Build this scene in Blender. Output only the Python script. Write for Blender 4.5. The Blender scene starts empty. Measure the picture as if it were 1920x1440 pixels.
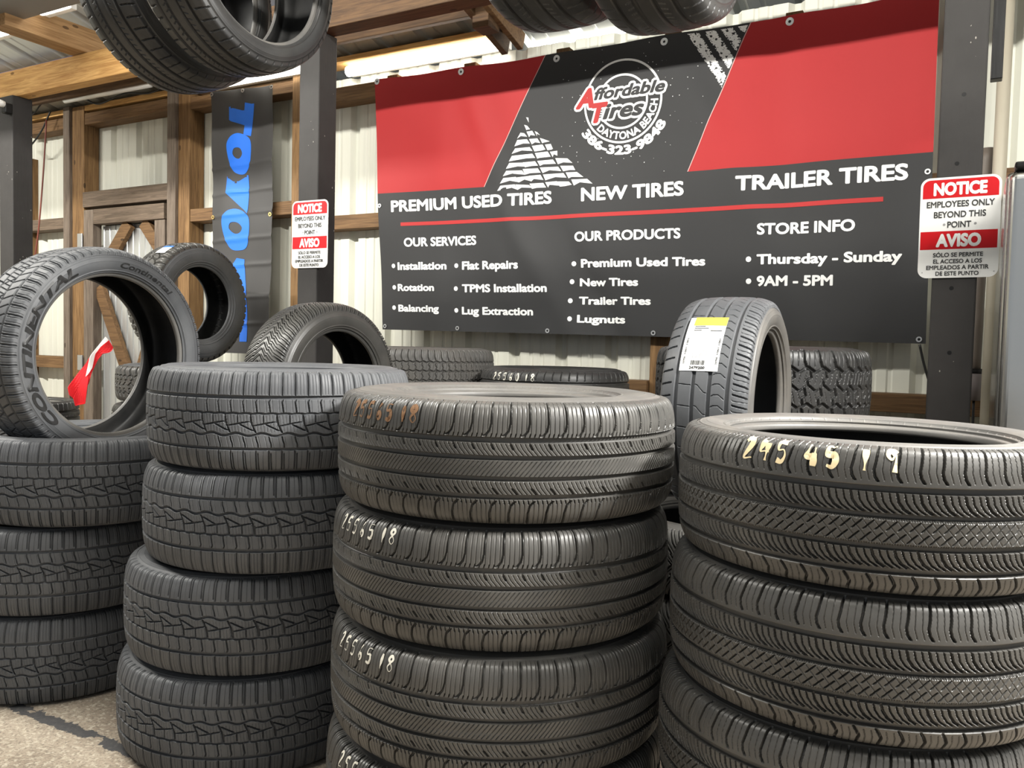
import bpy, math, random
import numpy as np
from mathutils import Matrix, Vector
random.seed(7)
rng = np.random.default_rng(7)
PI = math.pi
S = bpy.context.scene
COL = S.collection

# ------------------------------------------------------------------ camera
yaw, pitch, roll = .503, -.0471, .0237
fw = Vector((-math.sin(yaw)*math.cos(pitch), math.cos(yaw)*math.cos(pitch), math.sin(pitch)))
r0 = Vector((math.cos(yaw), math.sin(yaw), 0)); u0 = r0.cross(fw)
rt = r0*math.cos(roll)+u0*math.sin(roll); up = u0*math.cos(roll)-r0*math.sin(roll)
cam = bpy.data.cameras.new('camera'); cam.sensor_width = 36; cam.lens = 36*1544.92/1920
cam.clip_start = .02
co = bpy.data.objects.new('camera', cam); COL.objects.link(co)
co.matrix_world = Matrix(((rt.x, up.x, -fw.x, 0), (rt.y, up.y, -fw.y, 0), (rt.z, up.z, -fw.z, 1.12), (0, 0, 0, 1)))
S.camera = co

# ------------------------------------------------------------------ exposure, world, large lights
S.view_settings.view_transform = 'Standard'; S.view_settings.look = 'None'
S.view_settings.gamma = 1; S.view_settings.use_curve_mapping = False
S.view_settings.exposure = 0.0
w = bpy.data.worlds.new('world'); S.world = w; w.use_nodes = True
w.node_tree.nodes['Background'].inputs[0].default_value = (.86, .93, 1, 1)
w.node_tree.nodes['Background'].inputs[1].default_value = .44

def area(name, loc, rot, sx, sy, power, col=(1, .97, .9)):
    l = bpy.data.lights.new(name, 'AREA'); l.shape = 'RECTANGLE'; l.size = sx; l.size_y = sy
    l.energy = power; l.color = col
    o = bpy.data.objects.new(name, l); COL.objects.link(o); o.location = loc; o.rotation_euler = rot
    return o
# ceiling tubes of the bay, in front of the header beam (above the camera)
for i, x in enumerate((-6.2, -3.5, -.9, 1.7)):
    area('tube_lamp', (x, 1.0, 3.40), (math.radians(48), 0, 0), 2.4, .08, (260, 165, 82, 150)[i])
# strip lamps at the right end of the bay
area('side_lamp', (1.35, 1.85, 2.72), (math.radians(-50), math.radians(44), 0), .14, 1.2, 420, (1, .98, .94))

# ------------------------------------------------------------------ material helpers
def mat(name, col, rough=.6, metal=0, spec=.5):
    m = bpy.data.materials.new(name); m.use_nodes = True
    b = m.node_tree.nodes['Principled BSDF']
    b.inputs['Base Color'].default_value = (*col, 1); b.inputs['Roughness'].default_value = rough
    b.inputs['Metallic'].default_value = metal; b.inputs['Specular IOR Level'].default_value = spec
    m.diffuse_color = (*col, 1)
    return m
class NT:
    def __init__(s, m): s.m = m; s.t = m.node_tree; s.b = s.t.nodes['Principled BSDF']
    def n(s, typ, **k):
        nd = s.t.nodes.new(typ)
        for a, v in k.items():
            if a.startswith('i_'):
                key = a[2:]; key = int(key) if key.isdigit() else key.replace('_', ' ')
                nd.inputs[key].default_value = v
            else: setattr(nd, a, v)
        return nd
    def l(s, a, b): s.t.links.new(a, b)
    def math(s, op, a, b=None, clamp=False):
        nd = s.t.nodes.new('ShaderNodeMath'); nd.operation = op; nd.use_clamp = clamp
        for i, v in enumerate((a, b)):
            if v is None: continue
            if isinstance(v, (int, float)): nd.inputs[i].default_value = v
            else: s.l(v, nd.inputs[i])
        return nd.outputs[0]
    def coords(s, kind='Object', scale=(1, 1, 1), rot=(0, 0, 0)):
        tc = s.n('ShaderNodeTexCoord'); mp = s.n('ShaderNodeMapping')
        mp.inputs['Scale'].default_value = scale; mp.inputs['Rotation'].default_value = rot
        s.l(tc.outputs[kind], mp.inputs[0]); return mp.outputs[0]
    def noise(s, vec, scale, detail=4, rough=.55, dist=0):
        nd = s.n('ShaderNodeTexNoise'); nd.inputs['Scale'].default_value = scale
        nd.inputs['Detail'].default_value = detail; nd.inputs['Roughness'].default_value = rough
        nd.inputs['Distortion'].default_value = dist
        if vec is not None: s.l(vec, nd.inputs['Vector'])
        return nd.outputs['Fac']
    def ramp(s, fac, stops):
        nd = s.n('ShaderNodeValToRGB'); e = nd.color_ramp.elements
        while len(e) < len(stops): e.new(.5)
        for i, (p, c) in enumerate(stops):
            e[i].position = p; e[i].color = (*c, 1) if len(c) == 3 else c
        s.l(fac, nd.inputs[0]); return nd.outputs[0]
    def mix(s, fac, a, b):
        nd = s.n('ShaderNodeMix', data_type='RGBA')
        for i, v in ((0, fac), (6, a), (7, b)):
            if isinstance(v, (int, float)): nd.inputs[i].default_value = v
            elif isinstance(v, tuple): nd.inputs[i].default_value = (*v, 1)
            else: s.l(v, nd.inputs[i])
        return nd.outputs[2]
    def bump(s, h, strength=.3, dist=.01):
        nd = s.n('ShaderNodeBump'); nd.inputs['Strength'].default_value = strength
        nd.inputs['Distance'].default_value = dist; s.l(h, nd.inputs['Height']); s.l(nd.outputs[0], s.b.inputs['Normal'])
    def col(s, c): s.l(c, s.b.inputs['Base Color'])

def wood(name, dark, light, axis=0, rough=.7, knots=True):
    m = mat(name, light, rough, spec=.3); t = NT(m)
    sc = [14, 14, 14]; sc[axis] = .9
    v = t.coords('Object', tuple(sc))
    f = t.noise(v, 3.0, 6, .62, 1.2)
    sc2 = [60, 60, 60]; sc2[axis] = 2.2
    f2 = t.noise(t.coords('Object', tuple(sc2)), 3, 3, .6)
    mixf = t.math('ADD', t.math('MULTIPLY', f, .7), t.math('MULTIPLY', f2, .3))
    c = t.ramp(mixf, [(.36, dark), (.62, light)])
    if knots:
        sk = [5, 5, 5]; sk[axis] = 2.2
        vo = t.n('ShaderNodeTexVoronoi'); vo.inputs['Scale'].default_value = 1.6
        t.l(t.coords('Object', tuple(sk)), vo.inputs['Vector'])
        k = t.math('LESS_THAN', vo.outputs['Distance'], .075)
        c = t.mix(t.math('MULTIPLY', k, .8), c, tuple(x*.35 for x in dark))
    t.col(c); t.bump(mixf, .25, .004)
    return m
def rubber(name, col, rough, dust=.35, dustcol=(.10, .095, .085), spec=.5):
    m = mat(name, col, rough, spec=spec); t = NT(m)
    v = t.coords('Object')
    f = t.noise(v, 7, 5, .65, .4)
    c = t.mix(t.math('MULTIPLY', t.ramp(f, [(.42, (0, 0, 0)), (.75, (1, 1, 1))]), dust), col, dustcol)
    t.col(c)
    r = t.math('ADD', t.math('MULTIPLY', t.noise(v, 16, 4), .3), rough-.15)
    t.l(r, t.b.inputs['Roughness'])
    t.bump(t.noise(v, 420, 2), .12, .0006)
    return m
def paint(name, col, rough, chip=None):
    m = mat(name, col, rough, spec=.22); t = NT(m)
    v = t.coords('Object'); f = t.noise(v, 9, 5, .6)
    c = t.mix(f, tuple(x*.75 for x in col), tuple(min(1, x*1.3) for x in col))
    if chip:
        vo = t.n('ShaderNodeTexVoronoi'); vo.inputs['Scale'].default_value = 42
        t.l(t.coords('Object', (1, 1, .55), (.3, .5, .2)), vo.inputs['Vector'])
        g = t.math('GREATER_THAN', t.noise(v, 5.5, 2), .57)
        k = t.math('MULTIPLY', t.math('LESS_THAN', vo.outputs['Distance'], .11), g)
        c = t.mix(k, c, chip)
    t.col(c); t.bump(t.noise(t.coords('Object', (30, 30, 3)), 3, 4), .25, .003)
    return m

M = {}
M['rubber_grey'] = rubber('rubber_grey', (.066, .069, .074), .58, .45, (.125, .127, .130))
M['rubber_black'] = rubber('rubber_black', (.052, .0505, .047), .40, .45, (.105, .099, .088))
M['rubber_new'] = rubber('rubber_new', (.024, .024, .024), .44, .2)
M['rubber_dusty'] = rubber('rubber_dusty', (.088, .085, .080), .50, .5, (.15, .138, .12))
M['inner'] = rubber('inner', (.012, .012, .012), .6, .2)
M['chalk'] = mat('chalk', (.72, .69, .60), .9)
M['crayon'] = mat('crayon', (.80, .66, .40), .85)
M['orange_crayon'] = mat('orange_crayon', (.20, .105, .05), .85)
M['letter_rubber'] = mat('letter_rubber', (.012, .012, .012), .5)
M['paper'] = mat('paper', (.80, .80, .78), .6)
M['ink'] = mat('ink', (.03, .03, .03), .6)
M['ink_grey'] = mat('ink_grey', (.30, .30, .30), .6)
M['yellow_print'] = mat('yellow_print', (.80, .52, .05), .6)
M['blue_print'] = mat('blue_print', (.05, .18, .62), .6)
M['wood_brown'] = wood('wood_brown', (.085, .045, .020), (.20, .115, .052), 0)
M['wood_brown_v'] = wood('wood_brown_v', (.10, .052, .020), (.25, .145, .062), 2)
M['wood_grey_v'] = wood('wood_grey_v', (.085, .062, .046), (.20, .16, .125), 2)
M['wood_grey'] = wood('wood_grey', (.075, .055, .038), (.17, .125, .09), 0)
M['pine'] = wood('pine', (.42, .21, .065), (.72, .44, .17), 0)
M['pine_y'] = wood('pine_y', (.22, .12, .05), (.40, .25, .12), 1)
M['beam_dark'] = wood('beam_dark', (.045, .024, .012), (.12, .066, .030), 0)
M['post_paint'] = paint('post_paint', (.034, .032, .031), .62, (.30, .28, .25))
M['black_paint'] = paint('black_paint', (.008, .008, .008), .4)
M['steel'] = mat('steel', (.62, .61, .58), .22, 1)
M['zinc'] = mat('zinc', (.55, .55, .55), .4, .9)
M['brass'] = mat('brass', (.75, .55, .22), .3, 1)
M['pvc_cream'] = mat('pvc_cream', (.42, .38, .30), .5)
M['pvc_brown'] = mat('pvc_brown', (.14, .115, .095), .5)
M['white_paint'] = mat('white_paint', (.82, .82, .80), .35)
M['red_paint'] = mat('red_paint', (.52, .004, .008), .4, spec=.25)
M['banner_white'] = mat('banner_white', (.86, .86, .85), .5)
M['banner_red'] = mat('banner_red', (.44, .03, .03), .55, spec=.25)
M['banner_dark'] = mat('banner_dark', (.035, .035, .037), .55, spec=.25)
M['flag_cloth'] = mat('flag_cloth', (.045, .043, .042), .65)
M['flag_blue'] = mat('flag_blue', (.015, .16, .74), .6)
M['red_cloth'] = mat('red_cloth', (.72, .012, .02), .7)
M['white_cloth'] = mat('white_cloth', (.85, .80, .78), .7)
M['cord_red'] = mat('cord_red', (.16, .035, .02), .5)
M['cable_black'] = mat('cable_black', (.012, .012, .012), .5)
M['cable_blue'] = mat('cable_blue', (.10, .16, .55), .5)
M['glow'] = mat('glow', (1, 1, 1), .5)
b_ = M['glow'].node_tree.nodes['Principled BSDF']
b_.inputs['Emission Color'].default_value = (1, .96, .86, 1); b_.inputs['Emission Strength'].default_value = 11.0

def panel_mat(name, col, rough, metal=0, dirt=.5):
    m = mat(name, col, rough, metal); t = NT(m)
    f = t.noise(t.coords('Object', (9, 1, .35)), 3, 5, .6)
    c = t.mix(t.math('MULTIPLY', t.ramp(f, [(.5, (0, 0, 0)), (.8, (1, 1, 1))]), dirt), col, tuple(x*.72 for x in col))
    t.col(c); return m
M['wall_panel'] = panel_mat('wall_panel', (.66, .66, .575), .5)
M['roof_metal'] = panel_mat('roof_metal', (.42, .43, .41), .42, .55)
M['galvanized'] = panel_mat('galvanized', (.70, .71, .70), .35, .7, .7)
m = mat('concrete', (.5, .45, .38), .9); t = NT(m); v = t.coords('Object')
big = t.noise(v, 2.3, 6, .65, .6); fine = t.noise(v, 120, 4, .7); mid = t.noise(v, 26, 5, .7)
c = t.ramp(big, [(.32, (.20, .155, .115)), (.52, (.38, .315, .24)), (.75, (.50, .43, .34))])
c = t.mix(t.ramp(mid, [(.52, (0, 0, 0)), (.70, (.7, .7, .7))]), c, (.20, .16, .12))
c = t.mix(t.ramp(t.noise(v, 60, 4, .6), [(.52, (0, 0, 0)), (.62, (.55, .55, .55))]), c, (.62, .56, .45))
c = t.mix(t.ramp(fine, [(.36, (.55, .55, .55)), (.5, (0, 0, 0))]), c, (.09, .078, .066))
sx = t.n('ShaderNodeSeparateXYZ'); tc = t.n('ShaderNodeTexCoord'); t.l(tc.outputs['Object'], sx.inputs[0])
# worn dark painted line along the stacks
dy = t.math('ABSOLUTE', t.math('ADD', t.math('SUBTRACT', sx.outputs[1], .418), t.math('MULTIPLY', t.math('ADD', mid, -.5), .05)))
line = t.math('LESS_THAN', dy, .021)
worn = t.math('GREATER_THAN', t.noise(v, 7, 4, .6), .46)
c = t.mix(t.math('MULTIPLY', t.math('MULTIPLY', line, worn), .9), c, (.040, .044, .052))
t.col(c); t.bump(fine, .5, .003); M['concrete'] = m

# ------------------------------------------------------------------ mesh helpers
def link(name, me, material=None, parent=None):
    o = bpy.data.objects.new(name, me); COL.objects.link(o)
    if material and me is not None and len(me.materials) == 0: me.materials.append(material)
    if parent: o.parent = parent
    return o
def mesh(name, V, F, material=None, parent=None, smooth=False):
    me = bpy.data.meshes.new(name); me.from_pydata([tuple(v) for v in V], [], F); me.update()
    if smooth: me.polygons.foreach_set('use_smooth', [True]*len(me.polygons))
    return link(name, me, material, parent)
def tag(o, label, cat, group=None, kind=None):
    o['label'] = label; o['category'] = cat
    if group: o['group'] = group
    if kind: o['kind'] = kind
    return o
def struct(o, label=None):
    o['kind'] = 'structure'
    if label: o['label'] = label
    return o
def empty(name, loc=(0, 0, 0), rot=(0, 0, 0)):
    o = bpy.data.objects.new(name, None); COL.objects.link(o); o.location = loc; o.rotation_euler = rot
    o.empty_display_size = .1; return o
def gridmesh(P, closeu=False, smooth=True):
    """P: (nu,nv,3) -> mesh data with quads (fast)"""
    nu, nv = P.shape[:2]
    me = bpy.data.meshes.new('grid'); me.vertices.add(nu*nv)
    me.vertices.foreach_set('co', P.reshape(-1).astype(np.float32))
    iu = np.arange(nu if closeu else nu-1); iv = np.arange(nv-1)
    a = (iu[:, None]*nv+iv[None]).ravel(); b = (((iu+1) % nu)[:, None]*nv+iv[None]).ravel()
    q = np.stack([a, b, b+1, a+1], 1).astype(np.int32); n = len(q)
    me.loops.add(n*4); me.loops.foreach_set('vertex_index', q.ravel())
    me.polygons.add(n); me.polygons.foreach_set('loop_start', np.arange(0, n*4, 4, dtype=np.int32))
    me.polygons.foreach_set('use_smooth', np.full(n, smooth))
    me.update(calc_edges=True); me.validate(); return me
def boxVF(x0, x1, y0, y1, z0, z1, off=0):
    V = [(x0, y0, z0), (x1, y0, z0), (x1, y1, z0), (x0, y1, z0), (x0, y0, z1), (x1, y0, z1), (x1, y1, z1), (x0, y1, z1)]
    F = [(0, 3, 2, 1), (4, 5, 6, 7), (0, 1, 5, 4), (1, 2, 6, 5), (2, 3, 7, 6), (3, 0, 4, 7)]
    return V, [tuple(i+off for i in f) for f in F]
def box(name, x0, x1, y0, y1, z0, z1, material, parent=None, bev=.003):
    c = Vector(((x0+x1)/2, (y0+y1)/2, z0))
    V, F = boxVF(x0-c.x, x1-c.x, y0-c.y, y1-c.y, 0, z1-z0)
    o = mesh(name, V, F, material, parent); o.location = c
    if bev:
        b = o.modifiers.new('bevel', 'BEVEL'); b.width = bev; b.segments = 2 if bev < .015 else 6
    return o
def bar(name, p, q, wid, dep, material, parent=None, n=Vector((0, -1, 0))):
    """rectangular bar from p to q; wid across, dep along n"""
    p, q = Vector(p), Vector(q); d = (q-p).normalized(); a = d.cross(n).normalized()*wid/2; b = d.cross(a).normalized()*dep/2
    V = [x+s*a+t_*b-p for x in (p, q) for s, t_ in ((-1, -1), (1, -1), (1, 1), (-1, 1))]
    F = [(0, 1, 2, 3), (7, 6, 5, 4), (0, 4, 5, 1), (1, 5, 6, 2), (2, 6, 7, 3), (3, 7, 4, 0)]
    o = mesh(name, V, F, material, parent); o.location = p
    bm = o.modifiers.new('bevel', 'BEVEL'); bm.width = .003; bm.segments = 2
    return o
def tube(name, pts, rad, material, parent=None, res=8, smoothpath=True):
    pts = np.array(pts, float)
    if smoothpath and len(pts) > 2: pts = catmull(pts, 8)
    base = pts[0].copy(); pts = pts-base
    d = np.gradient(pts, axis=0); d /= np.linalg.norm(d, axis=1)[:, None]+1e-12
    ref = np.where(np.abs(d[:, 2:3]) > .9, np.array([[1., 0, 0]]), np.array([[0, 0, 1.]]))
    a = np.cross(d, ref); a /= np.linalg.norm(a, axis=1)[:, None]; b = np.cross(d, a)
    t_ = np.linspace(0, 2*PI, res, endpoint=False)
    P = pts[:, None]+rad*(np.cos(t_)[None, :, None]*a[:, None]+np.sin(t_)[None, :, None]*b[:, None])
    n = len(pts); V = P.reshape(-1, 3); F = []
    for i in range(n-1):
        for j in range(res):
            k = (j+1) % res; F.append((i*res+j, i*res+k, (i+1)*res+k, (i+1)*res+j))
    F.append(tuple(range(res))[::-1]); F.append(tuple(range((n-1)*res, n*res)))
    o = mesh(name, V, F, material, parent, True); o.location = base; return o
def catmull(P, n):
    P = np.asarray(P, float); Q = np.vstack([2*P[0]-P[1], P, 2*P[-1]-P[-2]]); out = []
    for i in range(1, len(Q)-2):
        p0, p1, p2, p3 = Q[i-1:i+3]
        for t_ in np.arange(n)/n:
            out.append(.5*((2*p1)+(-p0+p2)*t_+(2*p0-5*p1+4*p2-p3)*t_**2+(-p0+3*p1-3*p2+p3)*t_**3))
    out.append(P[-1]); return np.array(out)

# ------------------------------------------------------------------ lettering (flat 2-D shapes from the built-in typeface)
_tc = {}; LAY = 3e-5   # each layer of the thickened stroke lies a hair above the last
def glyphs(body, bold=0., shear=0., space=1.):
    """-> V (n,2), F ; cap height 1, baseline 0, starting at x=0. bold = stroke gain in cap heights"""
    key = (body, space)
    if key not in _tc:
        c = bpy.data.curves.new('t', 'FONT'); c.body = body; c.resolution_u = 4; c.space_character = space
        o = bpy.data.objects.new('t', c); me = bpy.data.meshes.new_from_object(o)
        V = np.array([v.co[:2] for v in me.vertices]).reshape(-1, 2); F = [tuple(p.vertices) for p in me.polygons]
        bpy.data.objects.remove(o); bpy.data.curves.remove(c); bpy.data.meshes.remove(me)
        _tc[key] = (V/.73, F)
    V, F = _tc[key]; V = np.c_[V, np.zeros(len(V))]
    if bold > 0:
        n = 16; Vs = []; Fs = []
        for k in range(n):
            Vs.append(V+[bold*math.cos(2*PI*k/n), bold*math.sin(2*PI*k/n), k*LAY]); Fs += [tuple(i+k*len(V) for i in f) for f in F]
        Vs.append(V+[0, 0, n*LAY]); Fs += [tuple(i+n*len(V) for i in f) for f in F]
        V = np.vstack(Vs); F = Fs
    V = V.copy(); V[:, 0] += shear*V[:, 1]
    return V, F
def fit(body, x0, x1, y0, cap, bold=.06, shear=0., space=1.):
    V, F = glyphs(body, bold, shear, space)
    a, b = V[:, 0].min(), V[:, 0].max(); V = V.copy()
    V[:, 0] = x0+(V[:, 0]-a)/(b-a)*(x1-x0); V[:, 1] = y0+V[:, 1]*cap/(1+2*bold)+bold*cap
    return V, F
class Acc:
    def __init__(s): s.V = []; s.F = []; s.n = 0
    def add(s, V, F): V = np.asarray(V, float); V = V if V.shape[1] == 3 else np.c_[V, np.zeros(len(V))]; s.V.append(V); s.F += [tuple(i+s.n for i in f) for f in F]; s.n += len(V)
    def get(s): return np.vstack(s.V), s.F
def ring(cx, cy, ro, ri, n=72, a0=0, a1=2*PI):
    t_ = np.linspace(a0, a1, n+1); V = np.vstack([np.stack([cx+r*np.cos(t_), cy+r*np.sin(t_)], 1) for r in (ro, ri)])
    return V, [(i, i+1, n+2+i, n+1+i) for i in range(n)]
def disc(cx, cy, r, n=20):
    t_ = np.linspace(0, 2*PI, n, endpoint=False)
    return np.stack([cx+r*np.cos(t_), cy+r*np.sin(t_)], 1), [tuple(range(n))]

# ------------------------------------------------------------------ SETTING: floor, wall, roof
f = struct(box('floor', -9.5, 4.5, -4, 6, -.1, 0, M['concrete'], bev=0))
def corrugated(name, x0, x1, z0, z1, y, material, pitch=.305, rib=.032, minor=True, depth=.02):
    xs = []; x = x0
    while x < x1:
        pr = [(0, 0), (.02, 0), (.045, rib), (.075, rib), (.10, 0)]
        if minor: pr += [(.155, 0), (.163, .005), (.178, .005), (.186, 0), (.225, 0), (.233, .005), (.248, .005), (.256, 0)]
        xs += [(x+a*pitch/.305, b) for a, b in pr]; x += pitch
    xs.append((x, 0))
    V = [(a, y+b, z) for z in (z0, z1) for a, b in xs]; n = len(xs)
    return V, [(i, i+1, n+i+1, n+i) for i in range(n-1)]
V, F = corrugated('wall', -9.4, 4.4, 0, 2.83, 4.25, None)
wall = struct(mesh('wall_back', V, F, M['wall_panel']))
so = wall.modifiers.new('solid', 'SOLIDIFY'); so.thickness = .002; so.offset = 1
# roof sheet sloping up into the bay, ribs run up the slope
xs = []; x = -9.4
while x < 4.4:
    xs += [(x, 0), (x+.02, 0), (x+.045, .03), (x+.075, .03), (x+.10, 0), (x+.16, 0), (x+.168, .005), (x+.18, .005), (x+.19, 0)]; x += .305
zr = lambda y: 2.93+(4.25-y)*.26
V = [(a, y, zr(y)+b) for y in (5.1, -3.0) for a, b in xs]; n = len(xs)
roof = struct(mesh('ceiling', V, [(i, n+i, n+i+1, i+1) for i in range(n-1)], M['roof_metal']))
so = roof.modifiers.new('solid', 'SOLIDIFY'); so.thickness = .002
# outer soffit board closing the eave behind the wall
struct(box('trim_1', -9.4, 4.4, 4.95, 5.0, 2.3, zr(4.97)-.01, M['white_paint'], bev=0))
struct(box('wall_left', -9.5, -9.4, -3, 4.25, 0, 4.3, M['wall_panel'], bev=0))

def timber(name, label, x0, x1, y0, y1, z0, z1, m_, group=None, cat='timber', bev=.004):
    return tag(box(name, x0, x1, y0, y1, z0, z1, M[m_], bev=bev), label, cat, group)
# wall posts
G = 'brown timber posts against the metal wall'
a = timber('wall_post', 'brown timber wall post on the hinge side of the rough wooden door', -6.40, -6.32, 4.09, 4.249, 0, 2.93, 'wood_grey_v', G, 'post')
box('side_board', -6.319, -6.17, 4.115, 4.245, 0, 2.92, M['wood_brown_v'], None).parent = a
a.children[0].location -= a.location
b = timber('wall_post', 'brown timber wall post between the wooden door and the hanging black flag', -5.165, -5.075, 4.09, 4.249, 0, 2.93, 'wood_grey_v', G, 'post')
c_ = box('side_board', -5.074, -4.955, 4.115, 4.245, 0, 2.92, M['wood_brown_v']); c_.parent = b; c_.location -= b.location
timber('wall_post', 'brown timber wall post directly behind the black post with the farther notice sign', -3.945, -3.80, 4.09, 4.249, 0, 2.93, 'wood_brown_v', G, 'post')
timber('wall_post', 'short brown timber post at far left that stops below the roof', -7.12, -6.99, 4.09, 4.249, 0, 2.60, 'wood_brown_v', G, 'post')
timber('wall_stud', 'short light brown stud under the banner beside the lying all-terrain tires', -1.46, -1.36, 4.15, 4.249, 0, 2.5, 'wood_brown_v', None, 'stud')
# girts
G = 'brown horizontal girts on the metal wall'
def girt(label, x0, x1, z0, z1, m_='wood_brown', y0=4.12): timber('wall_girt', label, x0, x1, y0, 4.249, z0, z1, m_, G, 'girt')
girt('upper girt left of the first wall post, with a cable looped over it', -6.99, -6.401, 2.77, 2.86)
girt('upper girt above the rough wooden door', -6.168, -5.167, 2.775, 2.865)
girt('upper girt behind the top of the black flag', -4.953, -3.947, 2.755, 2.84)
girt('upper girt between the farther black post and the banner', -3.80, -3.0, 2.645, 2.735)
girt('middle girt left of the first wall post behind the hanging red cord', -6.985, -6.401, 1.975, 2.065, 'wood_grey')
girt('middle girt crossing behind the black flag', -4.953, -3.947, 1.955, 2.045)
girt('middle girt showing between the farther black post and the banner', -3.80, 3.0, 1.84, 1.93, y0=4.145)
girt('lowest girt far left, seen through the upright tire', -6.985, -6.401, .845, .94)
girt('lowest girt below the banner, behind the right black post', -1.358, 3.0, .855, .94)
girt('lowest girt left of the stud under the banner', -3.80, -1.462, .865, .95)
for i, (x, lb) in enumerate(((-3.18, 'left end of'), (-2.62, 'left red field of'), (-2.02, 'left of the logo on'), (-1.40, 'right of the logo on'), (-.80, 'right red field of'))):
    timber('nailing_block', 'small brown wood block behind the top edge, %s the banner' % lb, x-.03, x+.05, 4.14, 4.249, 2.60, 2.765-.006*i, 'wood_brown_v', 'nailing blocks behind the banner', 'wood block')
# header and roof timbers
timber('header_beam', 'left length of the header beam, its lamp-lit brightness put into the pine colour', -6.05, -4.3, 3.37, 3.46, 2.75, 2.93, 'pine', 'header beams', 'beam')  # lamplight on this length of the header is painted in as bright pine
timber('header_beam', 'dark brown header beam resting on the two black posts', -4.298, 3.2, 3.34, 3.46, 2.745, 2.925, 'beam_dark', 'header beams', 'beam')
timber('roof_joist', 'light brown joist running from the pine header toward the viewer', -5.18, -5.03, 2.86, 3.55, 2.932, 3.09, 'pine_y', None, 'joist')
timber('eave_board', 'orange pine eave board above the tube lamp over the flag', -7.3, -3.79, 4.12, 4.249, 2.885, 2.926, 'pine', 'eave boards above the wall', 'board')
timber('eave_board', 'orange pine eave board with a broken edge above the banner corner', -3.79, -2.36, 4.12, 4.249, 2.888, 2.926, 'pine', 'eave boards above the wall', 'board')
timber('purlin', 'pine purlin in the upper left corner with a blue cable on it', -7.2, -4.4, 3.62, 3.70, 2.985, 3.066, 'pine', 'roof purlins', 'purlin')
timber('purlin', 'dark purlin under the roof sheet above the banner', -7.2, 3.2, 3.92, 3.96, 2.925, 2.998, 'beam_dark', 'roof purlins', 'purlin')
tr = tag(empty('roof_truss', (-2.42, 4.0, 2.82)), 'dark brown truss end of crossed boards under the roof above the banner', 'truss')
bar('truss_board', (-.02, -1.0, .36), (.02, .20, .02), .11, .04, M['beam_dark'], tr, Vector((1, 0, 0)))
bar('truss_board', (.10, -.9, .33), (.13, .18, .02), .10, .035, M['wood_brown'], tr, Vector((1, 0, 0)))
bar('gusset_block', (.06, -.10, .0), (.06, -.10, .20), .10, .12, M['beam_dark'], tr)
# black posts
def post(label, x0, x1, y0, y1, z1, holes=()):
    o = timber('support_post', label, x0, x1, y0, y1, 0, z1, 'post_paint', 'black painted timber posts', 'post', .006)
    return o
post('black painted post at the left edge of the view carrying the pine header', -5.95, -5.79, 3.34, 3.48, 2.75)
post('black painted timber post behind the tire stacks with the farther notice sign', -3.172, -3.034, 3.34, 3.478, 2.745)
p3 = post('black painted timber post right of the banner with the nearer notice sign', -.122, .02, 3.34, 3.48, 2.745)
for z in (1.13, 1.36, 2.04, 1.80):
    V, F = disc(0, 0, .0075, 14)
    mesh('bolt_hole', [(x, -.0706, y) for x, y in V], F, M['black_paint'], p3).location = (random.uniform(-.01, .01), 0, z)
tag(box('black_board', .034, .075, 3.75, 3.80, 2.2, 3.0, M['black_paint']), 'black board hanging behind the right black post up at the roof', 'board')
cm = tag(box('wall_camera', -5.83, -5.78, 3.285, 3.339, 2.615, 2.685, M['black_paint'], bev=.008), 'small camera on the side of the leftmost black post', 'camera')
V, F = disc(0, 0, .016, 16); tube('lens_cap', [(.01, -.027, .055), (.012, -.07, .062)], .022, M['white_paint'], cm, 14)

# door of boards with a galvanized panel
dr = struct(empty('door_1', (-5.65, 4.2, 0)), 'rough wooden door with a galvanized panel and crossed braces')
D = lambda nm, x0, x1, y0, y1, z0, z1, m_: setattr(box(nm, x0+5.65, x1+5.65, y0-4.2, y1-4.2, z0, z1, M[m_], dr), 'name', nm)
D('lintel', -6.165, -5.167, 4.10, 4.20, 2.125, 2.245, 'wood_grey')
D('top_rail', -6.01, -5.19, 4.085, 4.16, 1.985, 2.10, 'wood_grey')
D('stile', -6.13, -6.012, 4.085, 4.16, .05, 2.10, 'wood_grey_v')
D('stile', -5.30, -5.185, 4.09, 4.16, .05, 1.98, 'wood_grey_v')
for p, q in (((-5.64, 1.98), (-6.0, 1.58)), ((-5.47, 1.98), (-5.22, 1.70)), ((-6.0, 1.50), (-5.64, .80)), ((-5.24, 1.5), (-5.52, .8))):
    bar('brace', (p[0]+5.65, -.065, p[1]), (q[0]+5.65, -.065, q[1]), .10, .04, M['wood_brown'], dr)
V, F = corrugated('x', -6.01, -5.30, .06, 1.98, 4.172, None, .07, .012, False)
mesh('metal_panel', [(x+5.65, y-4.2, z) for x, y, z in V], F, M['galvanized'], dr)
for z in (1.86, .9): box('hinge', -6.205+5.65, -6.145+5.65, -.12, -.107, z-.06, z+.06, M['zinc'], dr)

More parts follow.
